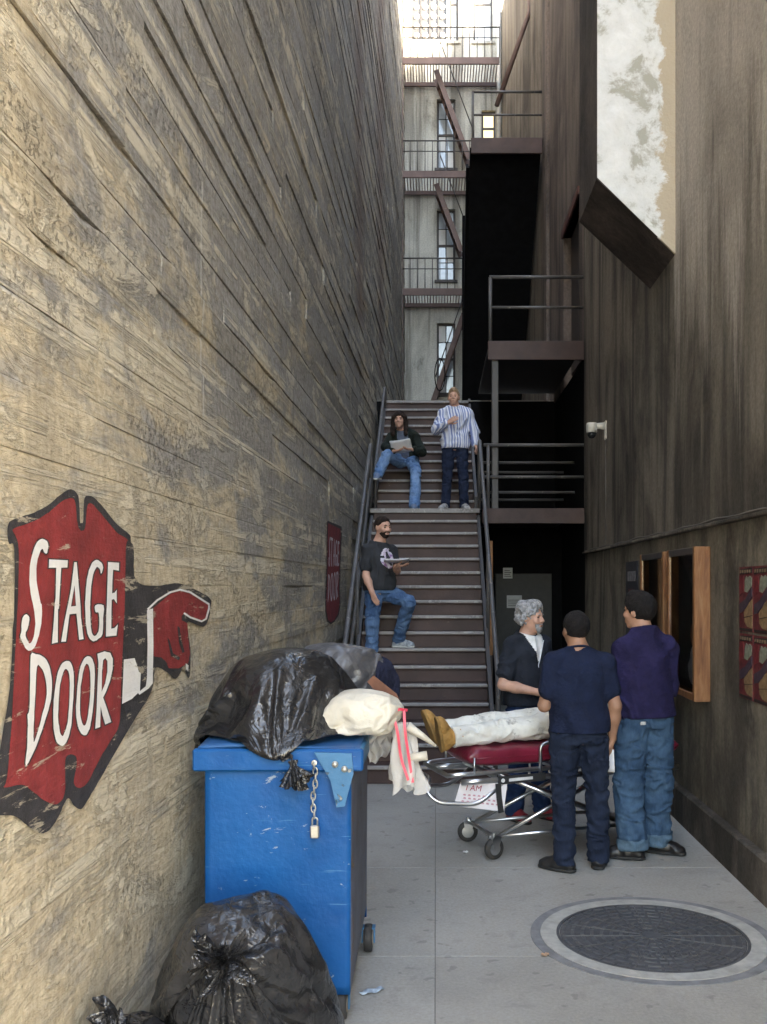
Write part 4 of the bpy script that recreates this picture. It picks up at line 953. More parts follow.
    # ---- shoes
    if shoes:
        for s in 'lr':
            an = P[s+'ankle']; fd = unit((feet or {}).get(s, fr)); fo = np.array((feet or {}).get(s+'up', (0, 0, 1)), float); fo = unit(fo-fd*np.dot(fo, fd)); si = np.cross(fd, fo)
            A = Field(h*.85); r_ = shoes.get('r', 1.0)*k
            bot = an-fo*.085*k
            A.cone(an-fd*.035*k-fo*.045*k, an+fd*.03*k-fo*.04*k, .042*r_, .044*r_, .02); A.cone(an+fd*.05*k-fo*.05*k, an+fd*.155*k-fo*.058*k, .046*r_, .036*r_, .03)
            A.cone(an+fd*.13*k+si*.015*k-fo*.058*k, an+fd*.13*k-si*.015*k-fo*.058*k, .035*r_, .035*r_, .02)
            if shoes.get('high'): A.cone(an-fo*.03*k, an+fo*shoes['high'], .052*k, .058*k, .02)
            else: A.cone(an-fd*.01*k-fo*.03*k, an-fd*.012*k+fo*.0*k, .042*k, .041*k, .02)
            A.cone(an-fo*.005*k, an+fd*.115*k-fo*.045*k, .046*r_, .038*r_, .02)
            A.disp = folds(.003, 22, 9); A.clip(bot+fo*.014*k, -fo, .004)
            if shoes.get('high'): A.clip(an+fo*shoes['high'], fo, .004)
            so = A.build('shoe', shoes['mat'], t)
            A = Field(h*.85)
            A.cone(bot-fd*.035*k+fo*.016*k, bot+fd*.06*k+fo*.016*k, .046*r_, .05*r_, .02); A.cone(bot+fd*.05*k+fo*.016*k, bot+fd*.155*k+fo*.016*k, .05*r_, .042*r_, .02)
            A.clip(bot+fo*.024*k, fo, .003); A.clip(bot+fo*.001, -fo, .003); A.build('sole', shoes['sole'], so)
    t_info = dict(P=P, fr=fr, rt=rt, up=up, HW=HW, HFR=HFR, t=t, k=k, tb=tb)
    return t_info
def patch(src, pred, off, name, mat):
    """thin printed or stitched patch lifted from the faces of a garment"""
    me = src.data; V = np.array([v.co for v in me.vertices]); Nn = np.array([v.normal for v in me.vertices]); b = np.array(base_of(src))
    ok = pred(V+b, Nn); F = [tuple(p.vertices) for p in me.polygons if all(ok[i] for i in p.vertices)]
    if not F: return None
    ids = sorted({i for f in F for i in f}); mp = {i: j for j, i in enumerate(ids)}
    return obj(name, (V+Nn*off+b)[ids], [tuple(mp[i] for i in f) for f in F], mat, src, True)
def child(info, nm): return [c for c in info['t'].children if c.name.split('.')[0] == nm][0]

# ------------------------------------------------------------------ manhole
def mat_iron():
    m, nt, N, L, b = newmat('cast_iron'); g = pos_coord(N, L); n = noise_n(N, L, g, 18, 6, .65)
    L.new(ramp(N, L, n, [(.3, (.075, .075, .08)), (.7, (.13, .13, .137))]), b.inputs['Base Color']); b.inputs['Roughness'].default_value = .6; b.inputs['Metallic'].default_value = .3
    bumpn(N, L, b, noise_n(N, L, g, 90, 4, .6), .002); return m
M_iron = mat_iron(); MC = (1.17, 5.26)
mh = thing('manhole_cover', (MC[0], MC[1], 0), 'round iron manhole cover in a pale concrete collar set in the alley floor', 'manhole')
def ringm(r0, r1, z0, z1, n=72):
    b_ = MB(); V = []; F = []
    for k in range(n):
        a = 2*math.pi*k/n; c, s_ = math.cos(a), math.sin(a)
        V += [(MC[0]+r0*c, MC[1]+r0*s_, z0), (MC[0]+r0*c, MC[1]+r0*s_, z1), (MC[0]+r1*c, MC[1]+r1*s_, z1), (MC[0]+r1*c, MC[1]+r1*s_, z0)]
    for k in range(n):
        i, j = 4*k, 4*((k+1) % n); F += [(i+1, i+2, j+2, j+1), (i+2, i+3, j+3, j+2), (i, i+1, j+1, j)]
    return b_.add(V, F)
ringm(.602, .655, -.01, .004).build('outer_collar', simple('patched_collar', (.21, .21, .215), .85, 0, .25, 9, .003, 60), mh)
ringm(.515, .60, -.01, .007).build('inner_collar', simple('pale_collar', (.40, .39, .36), .85, 0, .2, 12, .003, 70), mh)
ringm(.498, .513, -.01, .006).build('frame_ring', M_iron, mh)
MB().lathe([(.494, -.01), (.494, .002), (.0, .0025)], (MC[0], MC[1], 0), n=64).build('lid', M_iron, mh)
_r = random.Random(4); M_rib = simple('worn_rib', (.15, .15, .155), .45, .5, .2, 20)
for ring in range(1, 9):
    r0 = .05+ring*.0525; b_ = MB(); nseg = 6+ring*4
    for k in range(nseg):
        a0 = 2*math.pi*(k+.1*(ring % 2))/nseg; a1 = a0+2*math.pi/nseg*.78
        for q in range(3):
            t0, t1 = a0+(a1-a0)*q/3, a0+(a1-a0)*(q+1)/3
            pts = [(r0, t0), (r0, t1), (r0+.018, t1), (r0+.018, t0)]
            b_.add([(MC[0]+r_*math.cos(a_), MC[1]+r_*math.sin(a_), z_) for z_ in (.002, .006) for r_, a_ in pts], [(7, 6, 5, 4), (0, 1, 5, 4), (1, 2, 6, 5), (2, 3, 7, 6), (3, 0, 4, 7)])
    fixn(b_.build('raised_ring', M_rib, mh))
b_ = MB()
for k in range(16):
    a = 2*math.pi*k/16; b_.beam((MC[0]+.05*math.cos(a), MC[1]+.05*math.sin(a), .005), (MC[0]+.48*math.cos(a), MC[1]+.48*math.sin(a), .005), .006, .006)
b_.build('spokes', M_rib, mh)
b_ = MB().lathe([(.055, .002), (.055, .0085), (.0, .0085)], (MC[0], MC[1], 0), n=20)
for k in range(7):
    x = MC[0]-.17+.052*k; y = MC[1]-.30-.0*abs(k-3); b_.box((x, y, .004), (x+.008, y+.07, .0095)); b_.box((x+.009, y+(.0 if k % 2 else .06), .004), (x+.03, y+(.01 if k % 2 else .07), .0095)); b_.box((x+.031, y+.01*(k % 3), .004), (x+.038, y+.05, .0095))
b_.build('boss_and_cast_marks', M_rib, mh)

# ------------------------------------------------------------------ dumpster
def mat_blue():
    m, nt, N, L, b = newmat('blue_paint'); g = pos_coord(N, L)
    n = noise_n(N, L, g, 2.5, 5, .6); c = ramp(N, L, n, [(.3, (.002, .062, .215)), (.7, (.004, .10, .31))])
    sc1 = ramp(N, L, noise_n(N, L, pos_coord(N, L, scale=(1, 1, 2.2)), 8, 9, .72, .6), [(.635, 0.0), (.66, .7)])
    sc2 = ramp(N, L, noise_n(N, L, pos_coord(N, L, rot=(0, .25, 0), scale=(.5, 1, 9)), 4, 5, .6), [(.645, 0.0), (.68, .4)])
    c = mixc(N, L, sc2, c, (.10, .26, .42)); c = mixc(N, L, sc1, c, (.36, .42, .45))
    L.new(c, b.inputs['Base Color']); b.inputs['Roughness'].default_value = .5; b.inputs['Specular IOR Level'].default_value = .25; bumpn(N, L, b, mth(N, L, 'ADD', noise_n(N, L, g, 5, 3, .5), mth(N, L, 'MULTIPLY', noise_n(N, L, g, 60, 4, .6), .12)), .012); return m
M_blue = mat_blue(); M_side = mat_paint('grimy_blue_side', (.10, .11, .15), (.2, .14, .1), .58, .6, 5, .35)
M_edge = mat_paint('worn_blue_edge', (.03, .15, .30), (.34, .35, .33), .60, .5, 16)
DX0, DX1, DY0, DY1, DZ0, DZ1 = -1.0, -.372, 4.2, 5.2, .13, 1.12
dm = thing('dumpster', ((DX0+DX1)/2, 4.7, 0), 'scratched blue metal dumpster with chain and padlock against the left wall', 'dumpster')
def panel(name, pts, th, mat):
    """bent sheet: pts quad corners, thickness along normal, slightly dented"""
    p = [Vector(q) for q in pts]; n = (p[1]-p[0]).cross(p[3]-p[0]).normalized(); G = 24; V = []; F = []
    for j in range(G+1):
        for i in range(G+1):
            u, v = i/G, j/G; q = p[0]*(1-u)*(1-v)+p[1]*u*(1-v)+p[2]*u*v+p[3]*(1-u)*v
            d = float(fbm(np.array([[q.x*3, q.y*3, q.z*3]]), 3)[0])*.012*(16*u*(1-u)*v*(1-v))**.5; V.append(q+n*d)
    for j in range(G):
        for i in range(G): a = j*(G+1)+i; F.append((a, a+1, a+G+2, a+G+1))
    o = obj(name, V, F, mat, dm, True); md = o.modifiers.new('thick', 'SOLIDIFY'); md.thickness = th; md.offset = -1; return o
panel('front_panel', [(DX0, DY0, DZ0), (DX1, DY0, DZ0), (DX1+.005, DY0, DZ1), (DX0, DY0, DZ1)], .012, M_blue)
panel('side_panel', [(DX1, DY0+.012, DZ0), (DX1, DY1, DZ0+.06), (DX1+.005, DY1, DZ1), (DX1+.005, DY0+.012, DZ1)], .012, M_side)
panel('wall_side_panel', [(DX0, DY1, DZ0), (DX0, DY0+.012, DZ0), (DX0, DY0+.012, DZ1), (DX0, DY1, DZ1)], .012, M_blue)
panel('rear_panel', [(DX1, DY1, DZ0), (DX0, DY1, DZ0), (DX0, DY1, DZ1), (DX1, DY1, DZ1)], .012, M_blue)
MB().box((DX0+.01, DY0+.01, DZ0), (DX1-.01, DY1-.01, DZ0+.02)).build('bottom_panel', M_side, dm)
MB().box((DX0-.045, DY0-.045, 1.105), (DX1+.06, DY0-.004, 1.20), .008).build('front_rim', M_blue, dm)
MB().box((DX1+.012, DY0-.002, 1.11), (DX1+.055, DY1+.02, 1.195), .008).build('side_rim', M_edge, dm)
MB().box((DX0-.045, DY0-.002, 1.11), (DX0-.004, DY1+.02, 1.195), .008).build('side_rim', M_blue, dm)
b_ = MB(); G = 20; V = []; F = []
for j in range(G+1):
    for i in range(G+1):
        u, v = i/G, j/G; V.append((DX0-.03+(DX1-DX0+.07)*u, DY0+.0+(DY1-DY0+.02)*v, 1.203+.04*math.sin(math.pi*v)*.4+.01*math.sin(5*u+3*v)))
F = [(j*(G+1)+i, j*(G+1)+i+1, (j+1)*(G+1)+i+1, (j+1)*(G+1)+i) for j in range(G) for i in range(G)]
lid = obj('lid', V, F, simple('lid_plastic', (.02, .10, .26), .5), dm, True); md = lid.modifiers.new('t', 'SOLIDIFY'); md.thickness = .012
br = MB(); br.prism([(-.52, 1.19), (-.36, 1.185), (-.352, 1.10), (-.39, .96), (-.425, .955), (-.45, 1.07)], lambda u, v, q: (u, q, v), DY0-.062, DY0-.048); br = fixn(br.build('hinge_bracket', M_edge, dm))
for x, z_ in ((-.43, 1.14), (-.39, 1.12)): MB().lathe([(.014, 0), (.014, -.01), (.006, -.015), (0, -.016)], (x, DY0-.062, z_), 'Y', 10).build('bolt', simple('bolt_zinc', (.4, .4, .38), .4, .6), br)
M_chain = simple('zinc_chain', (.42, .41, .38), .38, .8, .25, 20)
cx, cz = -.52, 1.145
MB().lathe([(.012, -.0), (.012, -.018), (0, -.02)], (cx, DY0-.045, cz), 'Y', 10).build('chain_bolt', M_chain, dm)
for i in range(9):
    zc = cz-.012-.026*i; pts = []
    for a in np.linspace(0, 2*math.pi, 13)[:-1]:
        u, w = .0095*math.cos(a), .0185*math.sin(a); pts.append((cx+(u if i % 2 else 0)+.006*math.sin(i*.8), DY0-.058+(0 if i % 2 else u), zc+w))
    MB().tube(pts, .0035, 6, closed=True).build('chain_link', M_chain, dm, True)
zc = cz-.012-.026*9
pk = MB().box((cx-.016, DY0-.072, zc-.075), (cx+.022, DY0-.05, zc-.02), .005).build('padlock', M_chain, dm)
MB().tube(bend([(cx-.008, DY0-.061, zc-.022), (cx-.008, DY0-.061, zc+.012), (cx+.014, DY0-.061, zc+.012), (cx+.014, DY0-.061, zc-.022)], .012), .004, 6).build('shackle', M_chain, pk, True)
M_rub = simple('rubber', (.035, .033, .032), .7); M_hub = simple('hub_tan', (.25, .2, .15), .6)
for x, y in ((DX1-.02, 5.05), (DX1-.04, 4.26), (DX0+.08, 4.26), (DX0+.08, 5.05)):
    s_ = .04 if (x, y) == (DX1-.02, 5.05) else 0
    w = MB().lathe([(.04, -.022), (.066, -.02), (.07, -.01), (.07, .01), (.066, .02), (.04, .022)], (x+s_, y, .07), 'X', 24).build('wheel', M_rub, dm, True)
    MB().lathe([(.0, -.026), (.038, -.025), (.038, .025), (.0, .026)], (x+s_, y, .07), 'X', 16).build('hub', M_hub, w)
    b2 = MB(); b2.box((x+s_-.034, y-.022, .05), (x+s_-.028, y+.022, .125)); b2.box((x+s_+.028, y-.022, .05), (x+s_+.034, y+.022, .125)); b2.box((x-.036, y-.03, .122), (x+s_+.036, y+.03, .129)); b2.build('caster_fork', M_edge, dm)

# ------------------------------------------------------------------ trash bags
def mat_bag(name, col=(.012, .012, .013), rough=.22, dust=.0, bd=.012):
    m, nt, N, L, b = newmat(name); g = pos_coord(N, L, True)
    n = noise_n(N, L, g, 5, 6, .65); c = ramp(N, L, n, [(.35, col), (.7, tuple(x*1.8+.004 for x in col))])
    if dust:
        d = ramp(N, L, noise_n(N, L, g, 3.5, 6, .7), [(.48, 0.0), (.68, dust)]); c = mixc(N, L, d, c, (.22, .20, .18))
    L.new(c, b.inputs['Base Color']); L.new(ramp(N, L, n, [(.3, rough), (.75, rough+.15)]), b.inputs['Roughness']); b.inputs['Specular IOR Level'].default_value = .6
    v = N.new('ShaderNodeTexVoronoi'); v.feature = 'DISTANCE_TO_EDGE'; v.inputs['Scale'].default_value = 9; L.new(mixc(N, L, .25, g, N.new('ShaderNodeTexNoise').outputs['Color']), v.inputs['Vector'])
    h_ = mth(N, L, 'ADD', noise_n(N, L, g, 9, 4, .55, 1.2), mth(N, L, 'MULTIPLY', v.outputs['Distance'], .5)); bumpn(N, L, b, h_, bd); return m
def sphere_grid(nu, nv):
    th = np.linspace(.0, math.pi, nv+1)[:, None]; ph = np.linspace(0, 2*math.pi, nu, endpoint=False)[None, :]
    D = np.stack([np.sin(th)*np.cos(ph), np.sin(th)*np.sin(ph), np.cos(th)+0*ph], -1)
    F = [(j*nu+i, j*nu+(i+1) % nu, (j+1)*nu+(i+1) % nu, (j+1)*nu+i)[::-1] for j in range(nv) for i in range(nu)]
    return D, th+0*ph, ph+0*th, F
def sim_bag(name, c, rad, axis, seed, mat, parent, floor_z=0.0, obstacles=(), frames=26, n=9000, shrink=-.22, press=1.2, fill=.80, pinch=.30, lumps=5, knot_at=None):
    """cloth-simulated film bag: an over-large skin blown up lightly round its fill, gathered at a knot, dropped on what carries it"""
    nv = int(math.sqrt(n/2)); nu = 2*nv
    D, th, ph, F = sphere_grid(nu, nv); ax = unit(axis); e1 = unit(np.cross(ax, (.3, .9, .2))); e2 = np.cross(ax, e1)
    W_ = D[..., 0:1]*e1+D[..., 1:2]*e2+D[..., 2:3]*ax
    P = W_*np.array(rad); P = P*(1+.10*fbm(W_*1.7+seed, 3)[..., None]+.02*fbm(W_*6+seed, 3)[..., None])
    core = ax*np.sum(P*ax, -1, keepdims=True); g = np.clip(th/pinch, 0.02, 1)
    gath = (.10+.90*g**1.0)[..., None]; P = core*(1-.22*(1-g)[..., None])+(P-core)*gath
    P = P+np.array(c)
    if knot_at is not None: P = P+(1-g)[..., None]**1.3*(np.array(knot_at)-P[0, 0])
    P = P.reshape(-1, 3)
    # merge pole rows
    bm = bmesh.new(); vs_ = [bm.verts.new(p) for p in P]
    for f in F:
        try: bm.faces.new([vs_[i] for i in f])
        except ValueError: pass
    bmesh.ops.remove_doubles(bm, verts=bm.verts, dist=1e-5)
    me = bpy.data.meshes.new(name); bm.to_mesh(me); bm.free()
    o = bpy.data.objects.new(name, me); COL.objects.link(o)
    Vn = np.array([v.co for v in me.vertices]); kp = np.array(knot_at) if knot_at is not None else np.array(c)+ax*np.max((Vn-np.array(c))@ax); lat = np.linalg.norm(Vn-kp, axis=1)
    vg = o.vertex_groups.new(name='pin'); ids = [int(i) for i in np.where(lat < .05)[0]]
    if ids: vg.add(ids, 1.0, 'ADD')
    obs = []
    for (a, b) in list(obstacles)+[((c[0]-2, c[1]-2, floor_z-.3), (c[0]+2, c[1]+2, floor_z))]:
        mm = MB().box(a, b).mesh('tmp_obs', None); ob = bpy.data.objects.new('tmp_obs', mm); COL.objects.link(ob); ob.modifiers.new('c', 'COLLISION'); ob.collision.thickness_outer = .006; obs.append(ob)
    rr = np.random.RandomState(int(seed*10)+3)
    for q in range(lumps):
        off = (rr.rand(3)-.5)*np.array(rad)*(.75 if q else 0); off -= ax*.10*np.min(rad); sc_ = fill*(1.0 if q == 0 else rr.uniform(.45, .65))
        bm = bmesh.new(); bmesh.ops.create_icosphere(bm, subdivisions=3, radius=1.0)
        for v in bm.verts:
            p = np.array(v.co)*np.array(rad)*sc_*(1+.12*float(vnoise(np.array([np.array(v.co)*2.5+seed+q]))[0]))+off+np.array(c); p[2] = max(p[2], floor_z+.01); v.co = p
        mm = bpy.data.meshes.new('tmp_fill'); bm.to_mesh(mm); bm.free(); ob = bpy.data.objects.new('tmp_fill', mm); COL.objects.link(ob); ob.modifiers.new('c', 'COLLISION'); ob.collision.thickness_outer = .006; ob.collision.cloth_friction = 12; obs.append(ob)
    cl = o.modifiers.new('cloth', 'CLOTH'); s = cl.settings
    s.quality = 5; s.mass = .12; s.tension_stiffness = 18; s.compression_stiffness = 6; s.shear_stiffness = 8; s.bending_stiffness = .02; s.air_damping = 2.0
    s.use_pressure = True; s.uniform_pressure_force = press; s.shrink_min = shrink; s.vertex_group_mass = 'pin'
    cl.collision_settings.distance_min = .006; cl.collision_settings.use_collision = True; cl.collision_settings.use_self_collision = False
    cl.point_cache.frame_start = 1; cl.point_cache.frame_end = frames+2
    for f in range(1, frames+1): scene.frame_set(f); bpy.context.view_layer.update()
    ev = o.evaluated_get(bpy.context.evaluated_depsgraph_get()); m2 = ev.to_mesh()
    V = np.array([v.co for v in m2.vertices]); FF = [tuple(p.vertices) for p in m2.polygons]; ev.to_mesh_clear()
    bpy.data.objects.remove(o, do_unlink=True)
    for ob in obs: bpy.data.objects.remove(ob, do_unlink=True)
    scene.frame_set(1)
    r = obj(name, V, FF, mat, parent, True); md = r.modifiers.new('sub', 'SUBSURF'); md.levels = 1; md.render_levels = 1
    return r
def knot(c, axis, r, l, seed, mat, parent):
    """gathered neck flaring into a crumpled tail"""
    ax = unit(axis); e1 = unit(np.cross(ax, (.2, .1, .97))); e2 = np.cross(ax, e1); nu, nv = 72, 26; V = []
    for j in range(nv+1):
        t_ = j/nv; rr = r*(.35+.25*math.cos(t_*9)*(1-t_)+1.5*t_**1.5)
        for i in range(nu):
            a = 2*math.pi*i/nu; q = rr*(1+.35*math.sin(a*7+seed+t_*2)+.25*math.sin(a*13+seed*2+t_*5)*t_+.3*t_*math.sin(a*3+seed))
            p = np.array(c)+ax*l*t_*(1+.35*math.sin(a*2+seed)*t_)+(e1*math.cos(a)+e2*math.sin(a))*q; p[2] -= .25*l*t_*t_; V.append(p)
    F = [(j*nu+i, j*nu+(i+1) % nu, (j+1)*nu+(i+1) % nu, (j+1)*nu+i) for j in range(nv) for i in range(nu)]
    o = obj('knot', V, F, mat, parent, True); return o
B1 = mat_bag('black_bag_plastic', rough=.14, bd=.016); B2 = mat_bag('dusty_bag_plastic', (.014, .014, .015), .13, .14, .018); B3 = mat_bag('grey_bag_plastic', (.05, .05, .055), .3, .25, .01)
DTOP = ((DX0-.05, DY0-.05, .9), (DX1+.065, DY1+.03, 1.215))
g1 = thing('trash_bag', (-.66, 4.6, 1.2), 'big black trash bag slumped over the front rim of the blue dumpster', 'trash bag', 'trash bags')
sim_bag('bag', (-.715, 4.60, 1.44), (.36, .45, .195), (.1, -.9, -.42), 2.0, B1, g1, -1, [DTOP], 20, 8500, -.40, .8, .74, 1.0, 6, (-.605, 4.10, 1.15))
knot((-.605, 4.11, 1.16), (.15, -.35, -.9), .028, .08, 2.0, B1, g1)
g2 = thing('trash_bag', (-.55, 5.0, 1.22), 'grey plastic bag heaped at the back of the dumpster top', 'trash bag', 'trash bags')
sim_bag('bag', (-.52, 5.0, 1.46), (.30, .24, .19), (.8, .2, .3), 7.0, B3, g2, -1, [DTOP], 18, 6000, -.5, .1, .72, .6, 6)
g3 = thing('trash_bag', (-.72, 3.55, 0), 'big shiny black trash bag knotted on the floor before the dumpster', 'trash bag', 'trash bags')
sim_bag('bag', (-.755, 3.63, .40), (.33, .32, .43), (-.12, -.78, .62), 4.0, B2, g3, 0.0, [((DX0, DY0-.01, .1), (DX1, DY1, 1.1))], 20, 10000, -.38, .8, .76, .55, 6, (-.735, 3.36, .60))
kc = np.array((-.735, 3.37, .60)); knot(kc, (.35, -.6, .5), .035, .10, 1.0, B2, g3); knot(kc, (-.6, -.45, .6), .03, .11, 3.0, B2, g3); knot(kc, (.1, -.8, -.1), .03, .07, 5.0, B2, g3)
g4 = thing('trash_bag', (-1.08, 3.1, 0), 'small black bag with torn ears at the foot of the left wall', 'trash bag', 'trash bags')
sim_bag('bag', (-1.04, 3.25, .26), (.15, .28, .24), (.0, -.45, .9), 9.0, B2, g4, 0.0, [((-2, 2, -.1), (-1.205, 4.5, 1.2))], 18, 4000, -.35, .6, .75, .6, 3)
for (c_, a_, s_) in (((-1.03, 3.13, .42), (.15, -.2, 1), 2.0), ((-1.09, 3.05, .36), (-.1, -.3, .9), 5.0)): knot(c_, a_, .04, .12, s_, B2, g4)
# white sack with red ties, navy cloth and brown board on the dumpster
M_sack = simple('white_sack_plastic', (.54, .50, .42), .45, 0, .1, 5, .012, 16)
g5 = thing('white_sack', (-.42, 4.55, 1.22), 'white plastic sack with red drawstrings hanging off the dumpster corner', 'sack')
sim_bag('bag', (-.345, 4.46, 1.335), (.23, .14, .105), (1, -.05, -.1), 3.0, M_sack, g5, -1, [DTOP], 16, 5000, -.40, .5, .78, .8, 5, (-.17, 4.46, 1.285))
m, nt, N, L, b = newmat('clear_film'); b.inputs['Base Color'].default_value = (.75, .72, .68, 1); b.inputs['Roughness'].default_value = .25; b.inputs['Alpha'].default_value = .55
bumpn(N, L, b, noise_n(N, L, pos_coord(N, L), 14, 6, .6, 1.0), .02)
V = []; nu, nv = 40, 40
for j in range(nv+1):
    for i in range(nu+1):
        u, v = i/nu, j/nv; a = 2*math.pi*u; r_ = (.035+.04*v)*(1+.3*math.sin(5*a+2*v)+.25*math.sin(3*a+7*v)); V.append((-.16+.03*v+r_*math.cos(a), 4.47+r_*.8*math.sin(a), 1.27-.30*v+.03*math.sin(3*a)*v))
obj('torn_neck', V, [(j*(nu+1)+i, j*(nu+1)+i+1, (j+1)*(nu+1)+i+1, (j+1)*(nu+1)+i) for j in range(nv) for i in range(nu)], MATS['clear_film'], g5, True)
V = []
for j in range(nv+1):
    for i in range(nu+1):
        u, v = i/nu, j/nv; V.append((-.33+.13*u+.015*math.sin(9*v), 4.62+.02*math.sin(14*u+5*v), 1.24-.2*v*(1-.4*u)+.012*math.sin(17*u)))
obj('hanging_film', V, [(j*(nu+1)+i, j*(nu+1)+i+1, (j+1)*(nu+1)+i+1, (j+1)*(nu+1)+i) for j in range(nv) for i in range(nu)], MATS['clear_film'], g5, True)
M_tie = simple('red_tie', (.62, .045, .09), .4)
for pts in ([(-.2, 4.4, 1.33), (-.175, 4.39, 1.25), (-.16, 4.40, 1.12), (-.125, 4.39, 1.02)], [(-.145, 4.4, 1.34), (-.14, 4.38, 1.24), (-.12, 4.4, 1.10), (-.105, 4.39, 1.01)], [(-.21, 4.42, 1.31), (-.17, 4.38, 1.345), (-.13, 4.41, 1.335)]):
    b2 = MB(); P_ = [Vector(p) for p in bend(pts, .04)]
    for a, c in zip(P_[:-1], P_[1:]): b2.beam(a, c, .012, .003, (0, 1, 0))
    b2.build('drawstring', M_tie, g5)
g6 = thing('white_roll', (-.09, 4.42, 1.2), 'pale rolled plastic tube poking out beside the red ties', 'roll')
MB().tube([(-.13, 4.42, 1.26), (-.06, 4.42, 1.215), (.0, 4.42, 1.17)], [.022, .015, .006], 10).build('roll', M_sack, g6, True)
MB().tube([(-.12, 4.43, 1.115), (-.04, 4.43, 1.125)], [.02, .022], 10).build('roll', M_sack, g6, True)
g7 = thing('navy_cloth', (-.36, 5.05, 1.25), 'crumpled dark navy cloth on the far corner of the dumpster', 'cloth')
sim_bag('cloth', (-.33, 5.06, 1.42), (.15, .14, .14), (.5, -.5, .7), 12.0, cloth('navy_cloth_fabric', (.012, .014, .03)), g7, -1, [DTOP], 16, 3500, -.4, .0, .7, .5, 4)
g8 = thing('cardboard_scrap', (-.28, 4.8, 1.28), 'brown cardboard scrap sticking out of the bags on the dumpster', 'cardboard')
b2 = MB(); b2.prism([(-.33, 1.44), (-.30, 1.47), (-.19, 1.38), (-.175, 1.345), (-.24, 1.335)], lambda u, v, q: (u, q+.15*(u+.3), v), 4.66, 4.672); fixn(b2.build('sheet', simple('brown_card', (.17, .07, .04), .8, 0, .3, 14), g8))

# ------------------------------------------------------------------ stretcher
uu = unit((.93, .33, 0)); ww = V3(uu[1], -uu[0], 0); ST = V3(-.02, 6.86, 0)    # foot end centre, ww towards the camera
def Q(l, w, z_): return tuple(ST+uu*l+ww*w+V3(0, 0, z_))
M_chrome = simple('aluminium_tube', (.55, .56, .58), .28, 1.0, .12, 10); M_maroon = simple('maroon_vinyl', (.17, .012, .03), .32, 0, .2, 6, .006, 14); M_blk = simple('black_plastic', (.02, .02, .022), .5)
st = thing('ambulance_stretcher', tuple(ST+uu*.95), 'wheeled ambulance stretcher with maroon mattress and aluminium frame', 'stretcher')
def mattress(l0, l1, z0, z1):
    nx, ny = 60, 24; V = []; F = []; ring = []
    n = 48
    for i in range(nx+1):
        l = l0+(l1-l0)*i/nx; ed = min(1, (min(i, nx-i)/3.0+.02))**.4
        for k in range(n):
            a = 2*math.pi*k/n; c, s_ = math.cos(a), math.sin(a); w_ = .265*np.sign(c)*abs(c)**.35*(.9+.1*ed); zc = (z0+z1)/2+(z1-z0)/2*np.sign(s_)*abs(s_)**.45*ed
            zc += .006*math.sin(l*23+w_*9)*abs(s_); V.append(Q(l, w_, zc))
    F = [(i*n+k, i*n+(k+1) % n, (i+1)*n+(k+1) % n, (i+1)*n+k) for i in range(nx) for k in range(n)]
    F += [tuple(range(n)), tuple(nx*n+k for k in range(n))[::-1]]
    o = obj('mattress', V, F, M_maroon, st, True); fixn(o); return o
mt = mattress(.16, 1.86, .645, .775)
for w_ in (-.268, .268): MB().tube([Q(l, w_, .71) for l in np.linspace(.18, 1.84, 12)], .005, 6).build('piping', M_maroon, mt, True)
fr_ = bend([Q(.02, -.24, .60), Q(.12, -.275, .61), Q(1.8, -.275, .62), Q(1.88, 0, .62), Q(1.8, .275, .62), Q(.12, .275, .61), Q(.02, .24, .60)], .08)+[Q(.02, -.24, .60)]
MB().tube(fr_, .017, 10).build('bed_frame', M_chrome, st, True)
MB().tube(bend([Q(.1, .3, .56), Q(.3, .3, .56), Q(1.82, .3, .56)], .05), .02, 10).build('side_tube', M_chrome, st, True)
MB().tube(bend([Q(.1, -.3, .56), Q(.3, -.3, .56), Q(1.82, -.3, .56)], .05), .02, 10).build('side_tube', M_chrome, st, True)
MB().tube(bend([Q(.42, -.3, .54), Q(.22, -.29, .42), Q(-.05, -.24, .44), Q(-.13, -.2, .50), Q(-.06, -.1, .565), Q(-.06, .1, .565), Q(-.13, .2, .5), Q(-.05, .24, .42), Q(.22, .29, .40), Q(.42, .3, .54)], .07), .016, 10).build('foot_handle', M_chrome, st, True)
for l in (.35, .9, 1.45): MB().beam(Q(l, -.28, .585), Q(l, .28, .585), .04, .02).build('cross_bar', M_chrome, st)
for w_ in (.285, -.285):
    MB().tube(bend([Q(.70, w_, .58), Q(.70, w_, .78), Q(.78, w_, .80), Q(1.5, w_, .80), Q(1.55, w_, .58)], .06), .012, 8).build('side_rail', M_chrome, st, True)
    MB().tube([Q(.20, w_, .6), Q(.20, w_, .72)], .008, 8).build('strap_post', M_chrome, st, True)
for s_ in (-1, 1):
    w_ = .22*s_
    MB().tube([Q(.38, w_, .14), Q(1.35, w_*.9, .55)], .016, 8).build('scissor_leg', M_chrome, st, True)
    MB().tube([Q(1.45, w_*.85, .14), Q(.48, w_*1.05, .55)], .016, 8).build('scissor_leg', M_chrome, st, True)
    MB().tube([Q(.9, w_*.75, .36), Q(.5, w_*.75, .54)], .010, 8).build('strut', M_chrome, st, True)
    MB().tube([Q(.9, w_*.75, .36), Q(1.32, w_*.75, .54)], .010, 8).build('strut', M_chrome, st, True)
    MB().tube([Q(.33, w_, .15), Q(1.5, w_, .15)], .013, 8).build('base_tube', M_chrome, st, True)
for l in (.36, 1.47): MB().tube([Q(l, -.25, .155), Q(l, .25, .155)], .016, 8).build('axle_bar', M_chrome, st, True)
MB().beam(Q(.9, -.2, .36), Q(.9, .2, .36), .03, .03).build('pivot_bar', M_chrome, st)
